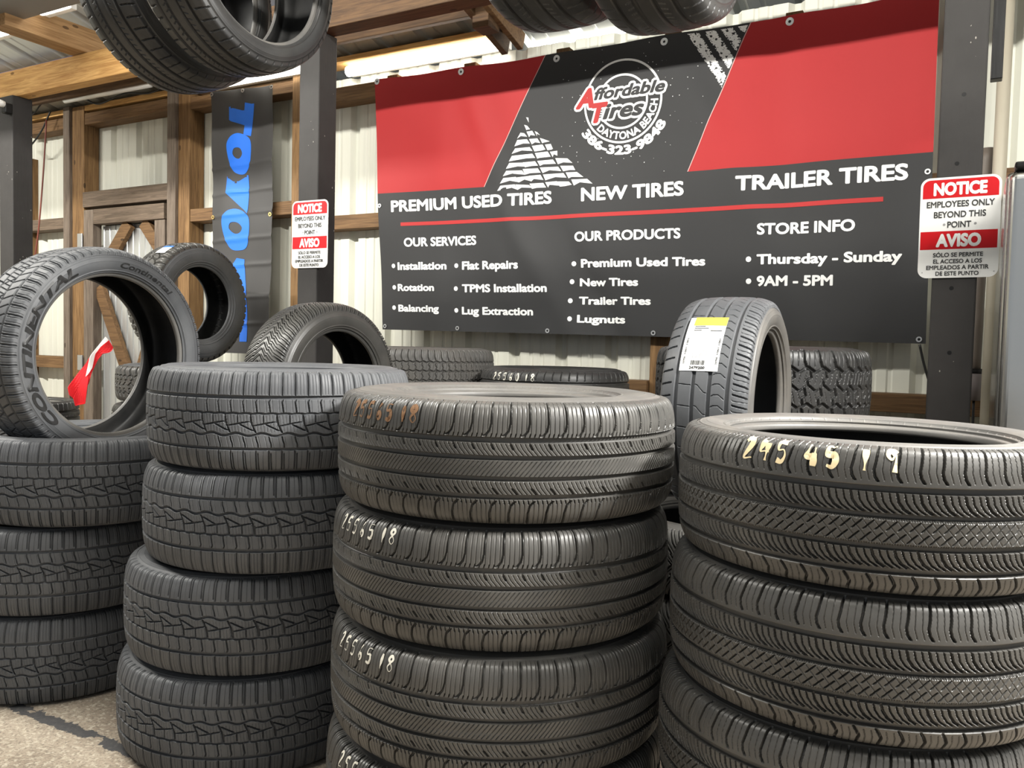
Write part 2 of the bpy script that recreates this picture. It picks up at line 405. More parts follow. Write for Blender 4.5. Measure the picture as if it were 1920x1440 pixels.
# roof corner: grey sheet box with lamps, tubes along the eave
sh = tag(box('sheet_metal_duct', -6.4, -4.45, 2.0, 2.98, 3.0, 3.16, mat('duct_grey', (.20, .195, .19), .45, .3), bev=.01), 'dull grey sheet metal box under the roof in the upper left corner', 'duct')
def tubelamp(label, x0, x1, y, z, rad=.022, group='tube lamps along the eave'):
    o = tag(empty('tube_lamp', (x0, y, z)), label, 'lamp', group)
    tube('glass_tube', [(0, 0, 0), (x1-x0, 0, 0)], rad, M['glow'], o, 10)
    box('lamp_base', -.01, x1-x0+.01, rad*.7, rad+.03, -.02, .035, M['white_paint'], o, .004)
tubelamp('glowing tube lamp above the hanging black flag', -4.66, -3.83, 4.055, 2.865, .024)
tubelamp('glowing tube lamp right of the farther black post above the banner corner', -3.56, -2.40, 4.185, 2.85, .032)
tubelamp('short glowing tube lamp beside the truss end above the banner', -2.34, -1.2, 4.42, 2.875, .035)
tubelamp('glowing tube lamp at the far upper left edge under the roof', -6.3, -5.29, 3.06, 3.02, .028, 'tube lamps under the roof')
tubelamp('short glowing tube lamp at the corner of the grey sheet box', -4.95, -4.70, 3.03, 3.055, .026, 'tube lamps under the roof')
for x, lb in ((-6.2, 'leftmost'), (-3.5, 'second'), (-.9, 'third'), (1.7, 'rightmost')):
    o = tag(box('lamp_housing', x-1.22, x+1.22, .93, 1.07, 3.42, 3.48, M['white_paint'], bev=.01), 'white ceiling lamp housing over the tires, %s of the row' % lb, 'lamp', 'ceiling lamp housings')

# cables and pipes
tag(tube('extension_cord', [(-6.52, 4.03, 2.83), (-6.55, 4.02, 2.4), (-6.60, 4.01, 1.95), (-6.68, 4.0, 1.5), (-6.70, 4.0, 1.0), (-6.71, 4.0, .4), (-6.72, 3.98, .008)], .007, M['cord_red'], None, 6), 'thin red brown cord hanging in front of the metal wall at left', 'cord')
tag(tube('loose_cable', [(-6.97, 4.05, 2.72), (-6.8, 4.04, 2.64), (-6.62, 4.04, 2.74), (-6.5, 4.05, 2.90)], .007, M['cable_black'], None, 6), 'black cable sagging below the upper girt at far left', 'cable', 'loose cables along the wall')
tag(tube('loose_cable', [(-6.97, 4.06, 2.93), (-6.75, 4.05, 2.90), (-6.6, 4.04, 2.97), (-6.48, 4.05, 3.0)], .006, M['cable_black'], None, 6), 'black cable along the eave board above the far left girt', 'cable', 'loose cables along the wall')
tag(tube('loose_cable', [(-6.1, 4.08, 2.96), (-5.9, 4.06, 2.89), (-5.6, 4.06, 2.93), (-5.3, 4.06, 2.90), (-5.0, 4.06, 2.97)], .006, M['cable_black'], None, 6), 'black cable drooping over the girt above the wooden door', 'cable', 'loose cables along the wall')
tag(tube('loose_cable', [(-4.93, 4.06, 2.88), (-4.85, 4.03, 2.95), (-4.75, 4.05, 2.90), (-4.68, 4.03, 2.97)], .005, M['cable_black'], None, 6), 'tangle of thin black wire at the corner of the flag', 'cable', 'loose cables along the wall')
tag(tube('roof_cable', [(-7.1, 3.60, 3.045), (-6, 3.60, 3.04), (-4.45, 3.60, 3.05)], .012, M['cable_blue'], None, 8), 'blue cable along the pine purlin in the upper left', 'cable')
tag(tube('conduit_pipe', [(-6.2, 3.98, 2.93), (-5.2, 3.98, 2.925)], .022, M['white_paint'], None, 12), 'white pipe under the roof above the wooden door', 'pipe')
tag(tube('drain_pipe', [(.085, 3.98, 0), (.085, 3.98, 3.0)], .026, M['pvc_cream'], None, 16, False), 'cream plastic pipe standing behind the right black post', 'pipe')
pp = tag(empty('conduit_drop', (.03, 4.06, 0)), 'brown conduit with a grey fitting between the right black post and the cream pipe', 'pipe')
tube('conduit', [(0, 0, 1.05), (.005, 0, 1.6), (.012, 0, 2.0)], .026, M['pvc_brown'], pp, 14)
tube('fitting', [(0, 0, .93), (0, 0, 1.045)], .038, mat('fitting_grey', (.22, .19, .19), .5), pp, 16)
tube('collar', [(0, 0, 1.04), (0, 0, 1.066)], .032, M['black_paint'], pp, 16)
tube('cable', [(.005, 0, .94), (.008, 0, .5), (.008, 0, .02)], .006, M['cable_black'], pp, 6)
fr = tag(empty('steel_cabinet', (.085, 3.0, 0)), 'tall stainless steel cabinet at the right edge of the view', 'cabinet')
box('body', .0, .80, .03, .68, .04, 1.70, M['steel'], fr, .02)
box('door', .008, .79, -.03, .028, .10, 1.69, M['steel'], fr, .025)
box('hinge_cap', .02, .07, -.02, .06, 1.70, 1.72, M['black_paint'], fr, .006)
for i, (x, y) in enumerate(((.05, .08), (.75, .08), (.05, .62), (.75, .62))): tube('foot', [(x, y, 0), (x, y, .045)], .02, M['black_paint'], fr, 12)

# ------------------------------------------------------------------ BANNER
BTL, BTR, BBL, BBR = [np.array(q) for q in ((-3.260, 2.730), (-.172, 2.715), (-3.167, 1.198), (-.161, 1.169))]
BW, BH = 3.048, 1.524
def bpt(u, v, off=0.):
    u = np.asarray(u, float); v = np.asarray(v, float); a = (u/BW)[..., None]; b = (v/BH)[..., None]
    Q = (1-b)*((1-a)*BTL+a*BTR)+b*((1-a)*BBL+a*BBR)
    a = a[..., 0]; b = b[..., 0]
    w = .006*np.sin(u*4.1+v*1.5+.6)+.004*np.sin(u*9.3-v*6.2)+.0035*np.sin(u*3.0+v*9.0+1.)*b
    w += .020*np.exp(-((u-1.95-.45*(v-.2))/.09)**2)*np.clip(v*2, 0, 1)*(1-b*.6)
    w -= .016*np.exp(-((u-2.35-.10*v)/.10)**2)*(1-b)
    w += .016*np.exp(-((u-.62-.35*v)/.08)**2)*(1-b)*np.clip(v*3, 0, 1)
    w += .015*np.exp(-((u-.85-.62*(v-.75))/.10)**2)*np.clip((v-.7)*2.5, 0, 1)
    w -= .014*np.exp(-((u-1.28-.55*(v-1.0))/.07)**2)*np.clip((v-.8)*2, 0, 1)
    w += .013*np.exp(-((u-2.62-.25*(v-.9))/.11)**2)*np.clip((v-.75)*2, 0, 1)
    sag = .010*np.sin(u/BW*5*PI)**2*np.exp(-v*14)
    Y = 4.085-w-off
    return np.stack([Q[..., 0], Y, Q[..., 1]-sag-.012*np.sin(a*PI)*(1-b)], -1)
bn = tag(empty('wall_banner', (-1.7, 4.10, 1.18)), 'large red and black vinyl shop banner stretched across the metal wall', 'banner')
BO = np.array([-1.7, 4.10, 1.18])
U, Vv = np.meshgrid(np.linspace(0, BW, 240), np.linspace(0, BH, 130), indexing='ij')
me = gridmesh(bpt(U, Vv)-BO)
uvl = me.uv_layers.new(name='uv'); li = np.empty(len(me.loops), np.int32); me.loops.foreach_get('vertex_index', li)
uvl.data.foreach_set('uv', np.stack([U.ravel()[li], Vv.ravel()[li]], 1).astype(np.float32).ravel())
m = mat('banner_vinyl', (.03, .03, .03), .55, spec=.22); t = NT(m)
uv = t.n('ShaderNodeUVMap'); uv.uv_map = 'uv'; sx = t.n('ShaderNodeSeparateXYZ'); t.l(uv.outputs[0], sx.inputs[0]); bu, bv = sx.outputs[0], sx.outputs[1]
eL = t.math('SUBTRACT', 1.147, t.math('ADD', bu, t.math('MULTIPLY', t.math('SUBTRACT', bv, .009), .5716)))
eR = t.math('SUBTRACT', t.math('ADD', bu, t.math('MULTIPLY', t.math('SUBTRACT', bv, .007), .4327)), 2.246)
top = t.math('LESS_THAN', bv, .695)
red = t.math('MULTIPLY', t.math('MAXIMUM', t.math('GREATER_THAN', eL, 0), t.math('GREATER_THAN', eR, 0)), top)
edge = t.math('MULTIPLY', t.math('MAXIMUM', t.math('COMPARE', eL, 0), t.math('COMPARE', eR, 0)), top)
for nd in t.t.nodes:
    if nd.type == 'MATH' and nd.operation == 'COMPARE': nd.inputs[2].default_value = .0022
vo = t.n('ShaderNodeTexVoronoi'); vo.inputs['Scale'].default_value = 34; t.l(uv.outputs[0], vo.inputs['Vector'])
cd = t.n('ShaderNodeVectorMath', operation='DISTANCE'); t.l(uv.outputs[0], cd.inputs[0]); cd.inputs[1].default_value = (1.62, .36, 0)
sp = t.math('MULTIPLY', t.math('LESS_THAN', vo.outputs['Distance'], t.math('MULTIPLY', t.noise(uv.outputs[0], 5, 2), .15)), t.math('LESS_THAN', cd.outputs['Value'], .42))
sp = t.math('MULTIPLY', sp, top)
c = t.mix(t.math('MULTIPLY', sp, .85), (.035, .035, .036), (.8, .8, .8))
c = t.mix(red, c, (.40, .024, .026)); c = t.mix(t.math('MULTIPLY', edge, .8), c, (.75, .5, .48)); t.col(c)
t.bump(t.noise(t.coords('Object', (1, 1, 1)), 260, 2), .05, .001)
link('vinyl_sheet', me, m, bn)
def on_banner(name, acc, material, off):
    V, F = acc.get(); P = bpt(V[:, 0], V[:, 1], off+V[:, 2])-BO
    return mesh(name, P, F, M[material], bn)
def flip(V): V = V.copy(); V[:, 1] *= -1; return V
def btext(acc, s, u0, u1, v, cap, bold=.075, shear=0.):
    V, F = fit(s, u0, u1, -v, cap, bold, shear); acc.add(flip(V), F)
def bline(nm, s, u0, u1, v, cap, bold): A = Acc(); btext(A, s, u0, u1, v, cap, bold); on_banner(nm, A, 'banner_white', .0015)
for s, u0, u1, v, cap in (('PREMIUM USED TIRES', .099, 1.187, .812, .074), ('NEW TIRES', 1.366, 1.929, .812, .077), ('TRAILER TIRES', 2.189, 2.952, .808, .077)): bline('headline_lettering', s, u0, u1, v, cap, .05)
for s, u0, u1, v, cap in (('OUR SERVICES', .184, .694, 1.023, .057), ('OUR PRODUCTS', 1.323, 1.911, 1.025, .056), ('STORE INFO', 2.296, 2.739, 1.023, .058)): bline('heading_lettering', s, u0, u1, v, cap, .05)
for s, u0, u1, v, cap in (('Installation', .130, .483, 1.162, .05), ('Flat Repairs', .591, .977, 1.165, .052), ('Rotation', .125, .395, 1.289, .046), ('TPMS Installation', .589, 1.161, 1.296, .05),
    ('Balancing', .124, .426, 1.413, .045), ('Lug Extraction', .586, 1.066, 1.425, .048), ('Premium Used Tires', 1.357, 2.039, 1.164, .049), ('New Tires', 1.35, 1.687, 1.264, .046),
    ('Trailer Tires', 1.347, 1.756, 1.362, .045), ('Lugnuts', 1.339, 1.613, 1.46, .045), ('Thursday - Sunday', 2.296, 2.94, 1.165, .052), ('9AM - 5PM', 2.298, 2.65, 1.269, .053)): bline('list_lettering', s, u0, u1, v, cap, .055)
for u, v in ((.098, 1.136), (.551, 1.14), (.098, 1.266), (.547, 1.274), (.092, 1.389), (.548, 1.401), (1.316, 1.142), (1.306, 1.239), (1.298, 1.342), (1.297, 1.44), (2.256, 1.138), (2.258, 1.244)): A = Acc(); A.add(*disc(u, v, .0135)); on_banner('bullet', A, 'banner_white', .0015)
A = Acc(); us = np.linspace(.165, 2.854, 60)
A.add(np.vstack([np.stack([us, us*0+.876], 1), np.stack([us, us*0+.897], 1)]), [(i, i+1, 61+i, 60+i) for i in range(59)])
on_banner('red_rule', A, 'banner_red', .0015)
# tire track print: rows cut by slanting gaps, ragged right edge
A = Acc(); rr = random.Random(3)
Lx = lambda v: 1.147-(v-.009)*.5716+.004
Rx = lambda v: np.interp(v, [.28, .453, .543, .60, .693], [1.03, 1.135, 1.25, 1.31, 1.42])
v = .285; gaps = [(.985, .62), (1.02, 1.15), (.93, -.05)]
while v < .69:
    h = .034; cuts = [Lx(v+h/2)]
    for c0, sl in ((.985, .40), (.995, .78), (1.0, 1.05)):
        x = c0+(v-.30)*sl
        cuts.append(x)
    extra = [Lx(v)+.05+.11*(v-.28)]
    R_ = Rx(v)+rr.uniform(-.03, .02)
    xs_ = sorted([q for q in cuts+extra if Lx(v) <= q < R_-.01])+[R_]
    for i in range(len(xs_)-1):
        a0, a1 = xs_[i]+.006, xs_[i+1]-.006
        if a1-a0 < .012: continue
        k = max(1, int((a1-a0)/.07)); 
        for j in range(k):
            p0 = a0+(a1-a0)*j/k; p1 = a0+(a1-a0)*(j+1)/k
            last = (i == len(xs_)-2 and j == k-1)
            s0 = .018 if i else -.5716*h; s1 = .018
            tl = [(p0+rr.uniform(0, .004), v+rr.uniform(0, .006)), (p1, v+rr.uniform(0, .012))]
            br = [(p1+s1+(rr.uniform(-.02, .03) if last else 0), v+h-rr.uniform(0, .006)), ((p0+p1)/2+rr.uniform(-.02, .02)+s1/2, v+h-rr.uniform(0, .016)), (p0+(s0 if j == 0 else s1), v+h)]
            A.add(tl+br, [(0, 1, 2, 3, 4)])
    v += h+.0065
# upper right brush tracks: four slanting strips of flecks
for k in range(4):
    for i in range(92):
        v0 = .012+i*.0038
        for j in range(13):
            u_ = 1.934+.083*k+v0*.60+j*.0044
            if u_ > 2.246-(v0-.007)*.4327-.012: continue
            clump = math.sin(i*.55+j*.9+k)+math.sin(i*.23-j*.5+2*k)+math.sin(i*1.3+k*5)*.5
            if clump > 1.45 or rr.random() < .05+(.45 if j in (0, 12) else .15 if j in (1, 11) else 0)+max(0, i-70)*.012: continue
            A.add([(u_, v0), (u_+.0046, v0+rr.uniform(-.001, .001)), (u_+.0066, v0+.0039), (u_+.002, v0+.0039)], [(0, 1, 2, 3)])
on_banner('tire_track_print', A, 'banner_white', .0015)
# logo
lg = Acc(); cx, cy = 1.60, .305
lg.add(*ring(cx, cy, .217, .206)); on_banner('logo_ring', lg, 'banner_white', .0015)
lg = Acc(); lg.add(*ring(cx, cy+.002, .142, .131)); on_banner('logo_ring', lg, 'banner_white', .0015); lg = Acc()
def arctext(acc, s, r, a0, a1, cap, bold):
    V, F = fit(s, 0, 1, 0, cap, bold)
    th = math.radians(a0)+(V[:, 0])*math.radians(a1-a0); rad = r-V[:, 1]
    acc.add(np.stack([cx+rad*np.cos(th), cy-rad*np.sin(th), V[:, 2]], 1), F)
arctext(lg, 'DAYTONA BEACH', .197, 222, 357, .043, .05)
on_banner('logo_place_name', lg, 'banner_white', .0015); lg = Acc()
arctext(lg, '386-323-9848', .277, 212, 331, .052, .07)
on_banner('logo_phone_number', lg, 'banner_white', .0015)
def thick(acc, d):
    V, F = acc.get(); B = Acc()
    for k in range(10): B.add(V*[1, 1, 0]+[d*math.cos(k*PI/5), d*math.sin(k*PI/5), 0]+V*[0, 0, .1]+[0, 0, k*2.7e-5], F)
    return B
for s, u0, u1, v, cap, bold, sh, mt in (('ffordable', 1.441, 1.832, .284, .066, .05, .28, 'banner_dark'), ('ires', 1.490, 1.722, .390, .088, .05, .28, 'banner_dark'), ('A', 1.335, 1.440, .322, .112, .08, .32, 'banner_red'), ('T', 1.428, 1.522, .405, .112, .08, .30, 'banner_red')):
    A = Acc(); btext(A, s, u0, u1, v, cap, bold, sh)
    on_banner('logo_outline', thick(A, .012), 'banner_white', .0022); on_banner('logo_initial' if len(s) == 1 else 'logo_lettering', A, mt, .0036 if len(s) == 1 else .0032)
A = Acc()
for i in range(4): A.add([(1.462-.002*i, .338+.012*i), (1.489-.002*i, .336+.012*i), (1.489-.002*i, .341+.012*i), (1.462-.002*i, .343+.012*i)], [(0, 1, 2, 3)])
on_banner('logo_stripes', A, 'banner_dark', .004)
def washer(parent, c, ro, ri, mat_, y=-.003):
    V, F = ring(0, 0, ro, ri, 20); th = .003
    n = len(V); VV = [(a, y, b) for a, b in V]+[(a, y+th, b) for a, b in V]
    m_ = n//2
    FF = F+[tuple(q+n for q in f[::-1]) for f in F]+[(i, n+i, n+i+1, i+1) for i in range(m_-1)]
    o = mesh('grommet', VV, FF, M[mat_], parent); o.location = c
    V, F = disc(0, 0, ri*.95, 12); mesh('grommet_hole', [(a, y*.3, b) for a, b in V], F, M['black_paint'], o)
    return o
for u, v, big in ((.02, .014, 1), (.618, .027, 1), (1.221, .031, 1), (1.824, .035, 1), (2.426, .03, 1), (.014, .769, 0), (.02, 1.503, 0), (.552, 1.505, 0), (1.156, 1.507, 0), (1.771, 1.505, 0), (2.40, 1.506, 0), (3.02, 1.505, 0), (3.029, .778, 0)):
    p = bpt(u, v, .001)-BO; washer(bn, p, .019 if big else .0125, .007 if big else .0062, 'zinc')
tag(tube('tie_cord', [(-.185, 4.09, 1.165), (-.165, 4.10, 1.08), (-.135, 4.11, .98)], .006, M['cable_black'], None, 6), 'black tie cord hanging from the lower right banner corner', 'cord')

# ------------------------------------------------------------------ hanging black flag with blue letters
FO = np.array([-4.37, 4.05, 1.0])
def fpt(x, z, off=0.):
    x = np.asarray(x, float); z = np.asarray(z, float)
    s = (x+4.37)/.29
    w = .010*np.sin(s*2.6+z*1.3)+.006*np.sin(s*6-z*4)+.004*np.sin(z*14+s)
    for zc in (2.30, 2.12, 1.97, 1.80, 1.62, 1.40, 1.22): w = w+.006*np.exp(-((z-zc-.012*s)/.012)**2)
    return np.stack([x, 4.06-w-off, z], -1)
fl = tag(empty('hanging_flag', tuple(FO)), 'tall narrow black flag with blue vertical letters hung on the metal wall', 'flag')
X, Z = np.meshgrid(np.linspace(0, 1, 40), np.linspace(0, 1, 200), indexing='ij')
zz = 1.02+Z*(2.80-1.02); zz = zz+.02*(1-X)*Z; xl = -4.655+.0*Z; xr = -4.082-.035*(1-Z)
link('cloth', gridmesh(fpt(xl+(xr-xl)*X, zz)-FO), M['flag_cloth'], fl)
L = {'T': [(-4.493, 2.701), (-4.35, 2.66), (-4.343, 2.715), (-4.269, 2.697), (-4.299, 2.489), (-4.359, 2.502), (-4.35, 2.565), (-4.492, 2.609)],
     'Y': [(-4.494, 2.225), (-4.419, 2.180), (-4.314, 2.228), (-4.306, 2.137), (-4.311, 1.969), (-4.347, 1.997), (-4.38, 2.02), (-4.508, 2.122)],
     'T2': [(-4.41, 1.672), (-4.331, 1.661), (-4.305, 1.489), (-4.296, 1.319), (-4.30, 1.10), (-4.36, 1.10), (-4.365, 1.5), (-4.47, 1.60)]}
O = {'O1': ([(-4.46, 2.505), (-4.395, 2.515), (-4.322, 2.485), (-4.295, 2.431), (-4.297, 2.316), (-4.325, 2.254), (-4.365, 2.234), (-4.429, 2.256), (-4.467, 2.318), (-4.499, 2.412), (-4.5, 2.465)], [(-4.431, 2.412), (-4.40, 2.418), (-4.376, 2.407), (-4.363, 2.373), (-4.384, 2.343), (-4.417, 2.35), (-4.44, 2.38)]),
     'O2': ([(-4.482, 1.998), (-4.399, 2.003), (-4.316, 1.963), (-4.288, 1.903), (-4.296, 1.787), (-4.319, 1.736), (-4.377, 1.723), (-4.461, 1.735), (-4.512, 1.809), (-4.539, 1.903), (-4.532, 1.955)], [(-4.462, 1.91), (-4.425, 1.917), (-4.388, 1.906), (-4.357, 1.874), (-4.379, 1.843), (-4.425, 1.838), (-4.471, 1.873)])}
def poly_grid(poly, step=.012):
    """tessellated polygon via triangulated strips (scanline)"""
    P = np.array(poly); z0, z1 = P[:, 1].min(), P[:, 1].max(); n = max(4, int((z1-z0)/step)); V = []; F = []
    zs = np.linspace(z0+1e-5, z1-1e-5, n+1)
    def spans(z):
        xs_ = []
        for i in range(len(P)):
            a, b = P[i], P[(i+1) % len(P)]
            if (a[1] > z) != (b[1] > z): xs_.append(a[0]+(z-a[1])/(b[1]-a[1])*(b[0]-a[0]))
        return sorted(xs_)
    for i in range(n):
        s0, s1 = spans(zs[i]), spans(zs[i+1]); sm = spans((zs[i]+zs[i+1])/2)
        if len(s0) != len(s1): s0 = s1 = sm
        for k in range(0, len(s0)-1, 2):
            a, b, c_, d_ = s0[k], s0[k+1], s1[k+1], s1[k]
            m_ = 6
            for j in range(m_):
                t0, t1 = j/m_, (j+1)/m_; base = len(V)
                V += [(a+(b-a)*t0, zs[i]), (a+(b-a)*t1, zs[i]), (d_+(c_-d_)*t1, zs[i+1]), (d_+(c_-d_)*t0, zs[i+1])]; F.append((base, base+1, base+2, base+3))
    return np.array(V), F
def loop_smooth(P, n=6):
    P = np.array(P); Q = np.vstack([P[-1], P, P[0], P[1]]); out = []
    for i in range(1, len(Q)-2):
        p0, p1, p2, p3 = Q[i-1:i+3]
        for t_ in np.arange(n)/n: out.append(.5*((2*p1)+(-p0+p2)*t_+(2*p0-5*p1+4*p2-p3)*t_**2+(-p0+3*p1-3*p2+p3)*t_**3))
    return np.array(out)
A = Acc()
for k in L: A.add(*poly_grid(L[k]))
for k, (o_, h_) in O.items():
    a, b = loop_smooth(o_), loop_smooth(h_)
    # ring strip between the outlines, resampled by angle
    c0 = b.mean(0)
    def by_angle(Pp):
        an = np.unwrap(np.arctan2(Pp[:, 1]-c0[1], Pp[:, 0]-c0[0])); rd = np.hypot(Pp[:, 0]-c0[0], Pp[:, 1]-c0[1]); th = np.linspace(0, 2*PI, 73)
        o = np.argsort(an % (2*PI)); return th, np.interp(th, (an % (2*PI))[o], rd[o], period=2*PI)
    th, ra = by_angle(a); _, rb_ = by_angle(b); rows = 9
    V = np.vstack([np.stack([c0[0]+(rb_+(ra-rb_)*q)*np.cos(th), c0[1]+(rb_+(ra-rb_)*q)*np.sin(th)], 1) for q in np.linspace(0, 1, rows)])
    A.add(V, [(r*73+i, r*73+i+1, (r+1)*73+i+1, (r+1)*73+i) for r in range(rows-1) for i in range(72)])
V, F = A.get(); mesh('blue_lettering', fpt(V[:, 0], V[:, 1], .0025+V[:, 2])-FO, F, M['flag_blue'], fl, True)
for x, z, k in ((-4.645, 2.80, 'zinc'), (-4.36, 2.795, 'zinc'), (-4.095, 2.785, 'zinc'), (-4.635, 1.96, 'brass'), (-4.115, 1.955, 'brass')):
    washer(fl, fpt(x, z, .002)-FO, .014, .006, k)

# ------------------------------------------------------------------ notice signs
def sign(label, x, y, z, w=.252, h=.356, tilt=0.):
    o = tag(empty('notice_sign', (x, y, z), (0, tilt, 0)), label, 'sign', 'notice signs on the black posts')
    def rr_(x0, x1, z0, z1, r, corners=(1, 1, 1, 1), n=8):
        P = []
        for (cx_, cz_, a, k) in ((x1-r, z1-r, 0, 0), (x0+r, z1-r, 90, 1), (x0+r, z0+r, 180, 2), (x1-r, z0+r, 270, 3)):
            if corners[k]: P += [(cx_+r*math.cos(math.radians(a+90*i/n)), cz_+r*math.sin(math.radians(a+90*i/n))) for i in range(n+1)]
            else: P.append(((x1, z1), (x0, z1), (x0, z0), (x1, z0))[k])
        return P
    P = rr_(-w/2, w/2, 0, h, .03); n = len(P)
    V = [(a, 0, b) for a, b in P]+[(a, .002, b) for a, b in P]
    mesh('plate', V, [tuple(range(n))[::-1], tuple(range(n, 2*n))]+[(i, (i+1) % n, n+(i+1) % n, n+i) for i in range(n)], M['white_paint'], o)
    fx = lambda f: -w/2+f*w; fz = lambda f: h*(1-f)
    for nm, a0, a1, b0, b1, cs in (('red_band', .03, .97, .022, .205, (1, 1, 0, 0)), ('red_band', .02, .975, .535, .715, (0, 0, 0, 0))):
        P = rr_(fx(a0), fx(a1), fz(b1), fz(b0), .024, cs)
        mesh(nm, [(a, -.0006, b) for a, b in P], [tuple(range(len(P)))], M['red_paint'], o)
    for s, a0, a1, b0, b1, bo, white in (('NOTICE', .165, .83, .045, .182, .075, 1), ('EMPLOYEES ONLY', .085, .925, .232, .298, .035, 0), ('BEYOND THIS', .18, .825, .335, .402, .035, 0), ('POINT', .355, .65, .437, .503, .035, 0),
        ('AVISO', .22, .78, .555, .695, .075, 1), ('S\u00d3LO SE PERMITE', .19, .81, .748, .793, .035, 0), ('EL ACCESO A LOS', .195, .80, .812, .857, .035, 0), ('EMPLEADOS A PARTIR', .11, .885, .873, .918, .035, 0), ('DE ESTE PUNTO', .23, .765, .934, .978, .035, 0)):
        V, F = fit(s, fx(a0), fx(a1), fz(b1), (b1-b0)*h, bo); mesh('white_lettering' if white else 'black_lettering', [(a, -.0013-l_, b) for a, b, l_ in V], F, M['white_paint' if white else 'ink'], o)
    for q, zq, r_ in ((.315, .47, .0045), (.70, .47, .0045), (.06, .945, .002), (.95, .945, .002)):
        V, F = disc(fx(q), fz(zq), r_, 10); mesh('screw', [(a, -.0013, b) for a, b in V], F, M['ink_grey'], o)
    return o
sign('white and red notice sign on the black post behind the tire stacks, the farther one', -3.083, 3.334, 1.505, tilt=math.radians(0.3))
sign('white and red notice sign on the right black post beside the banner, the nearer one', -.043, 3.334, 1.397, tilt=math.radians(-.3))

# ------------------------------------------------------------------ TIRES
def tire_profile(R, W, TW, rb):
    SH = R-rb; q = min(.036, .30*SH)
    half = np.array([(0, R), (.18*TW, R-.0008), (.34*TW, R-.004), (.43*TW, R-.010), (.485*TW, R-.55*q), (.505*TW, R-q)])
    if .505*TW > .5*W-.004: half[:, 0] *= (.5*W-.004)/(.505*TW)
    hw = half[-1, 0]
    side = np.array([half[-1], (hw+(.5*W-hw)*.6, R-q-(.5*SH-q)*.45), (.5*W, R-.52*SH), (.5*W-.003, R-.70*SH), (.455*W, R-.86*SH), (.425*W, rb+.012)])
    bead = np.array([(.425*W, rb+.012), (.415*W, rb+.004), (.40*W, rb+.0005), (.37*W, rb), (.355*W, rb+.004)])
    inner = np.array([(.355*W, rb+.004), (.375*W, rb+.02), (.5*W-.016, R-.5*SH), (.44*W, R-.030), (.30*W, R-.016), (0, R-.014)])
    return half, side, bead, inner
def resample(P, n):
    d = np.r_[0, np.cumsum(np.hypot(*np.diff(P, axis=0).T))]; t_ = np.linspace(0, d[-1], n)
    return np.stack([np.interp(t_, d, P[:, 0]), np.interp(t_, d, P[:, 1])], 1), t_
def revolve(P, n, ticks=0):
    th = np.linspace(0, 2*PI, n, endpoint=False)
    if ticks:      # short raised moulding ticks across the rim band
        m_ = len(P); band = np.exp(-((np.linspace(0, 1, m_)-.86)/.05)**4); per = n//ticks
        h = ((np.arange(n) % per) < max(2, per//10))[:, None]*band[None]*.0011
        z = P[None, :, 0]+h; r = np.broadcast_to(P[None, :, 1], z.shape)
        return gridmesh(np.stack([np.cos(th)[:, None]*r, np.sin(th)[:, None]*r, z], -1), True)
    return gridmesh(np.stack([np.cos(th)[:, None]*P[None, :, 1], np.sin(th)[:, None]*P[None, :, 1], np.broadcast_to(P[None, :, 0], (n, len(P)))], -1), True)
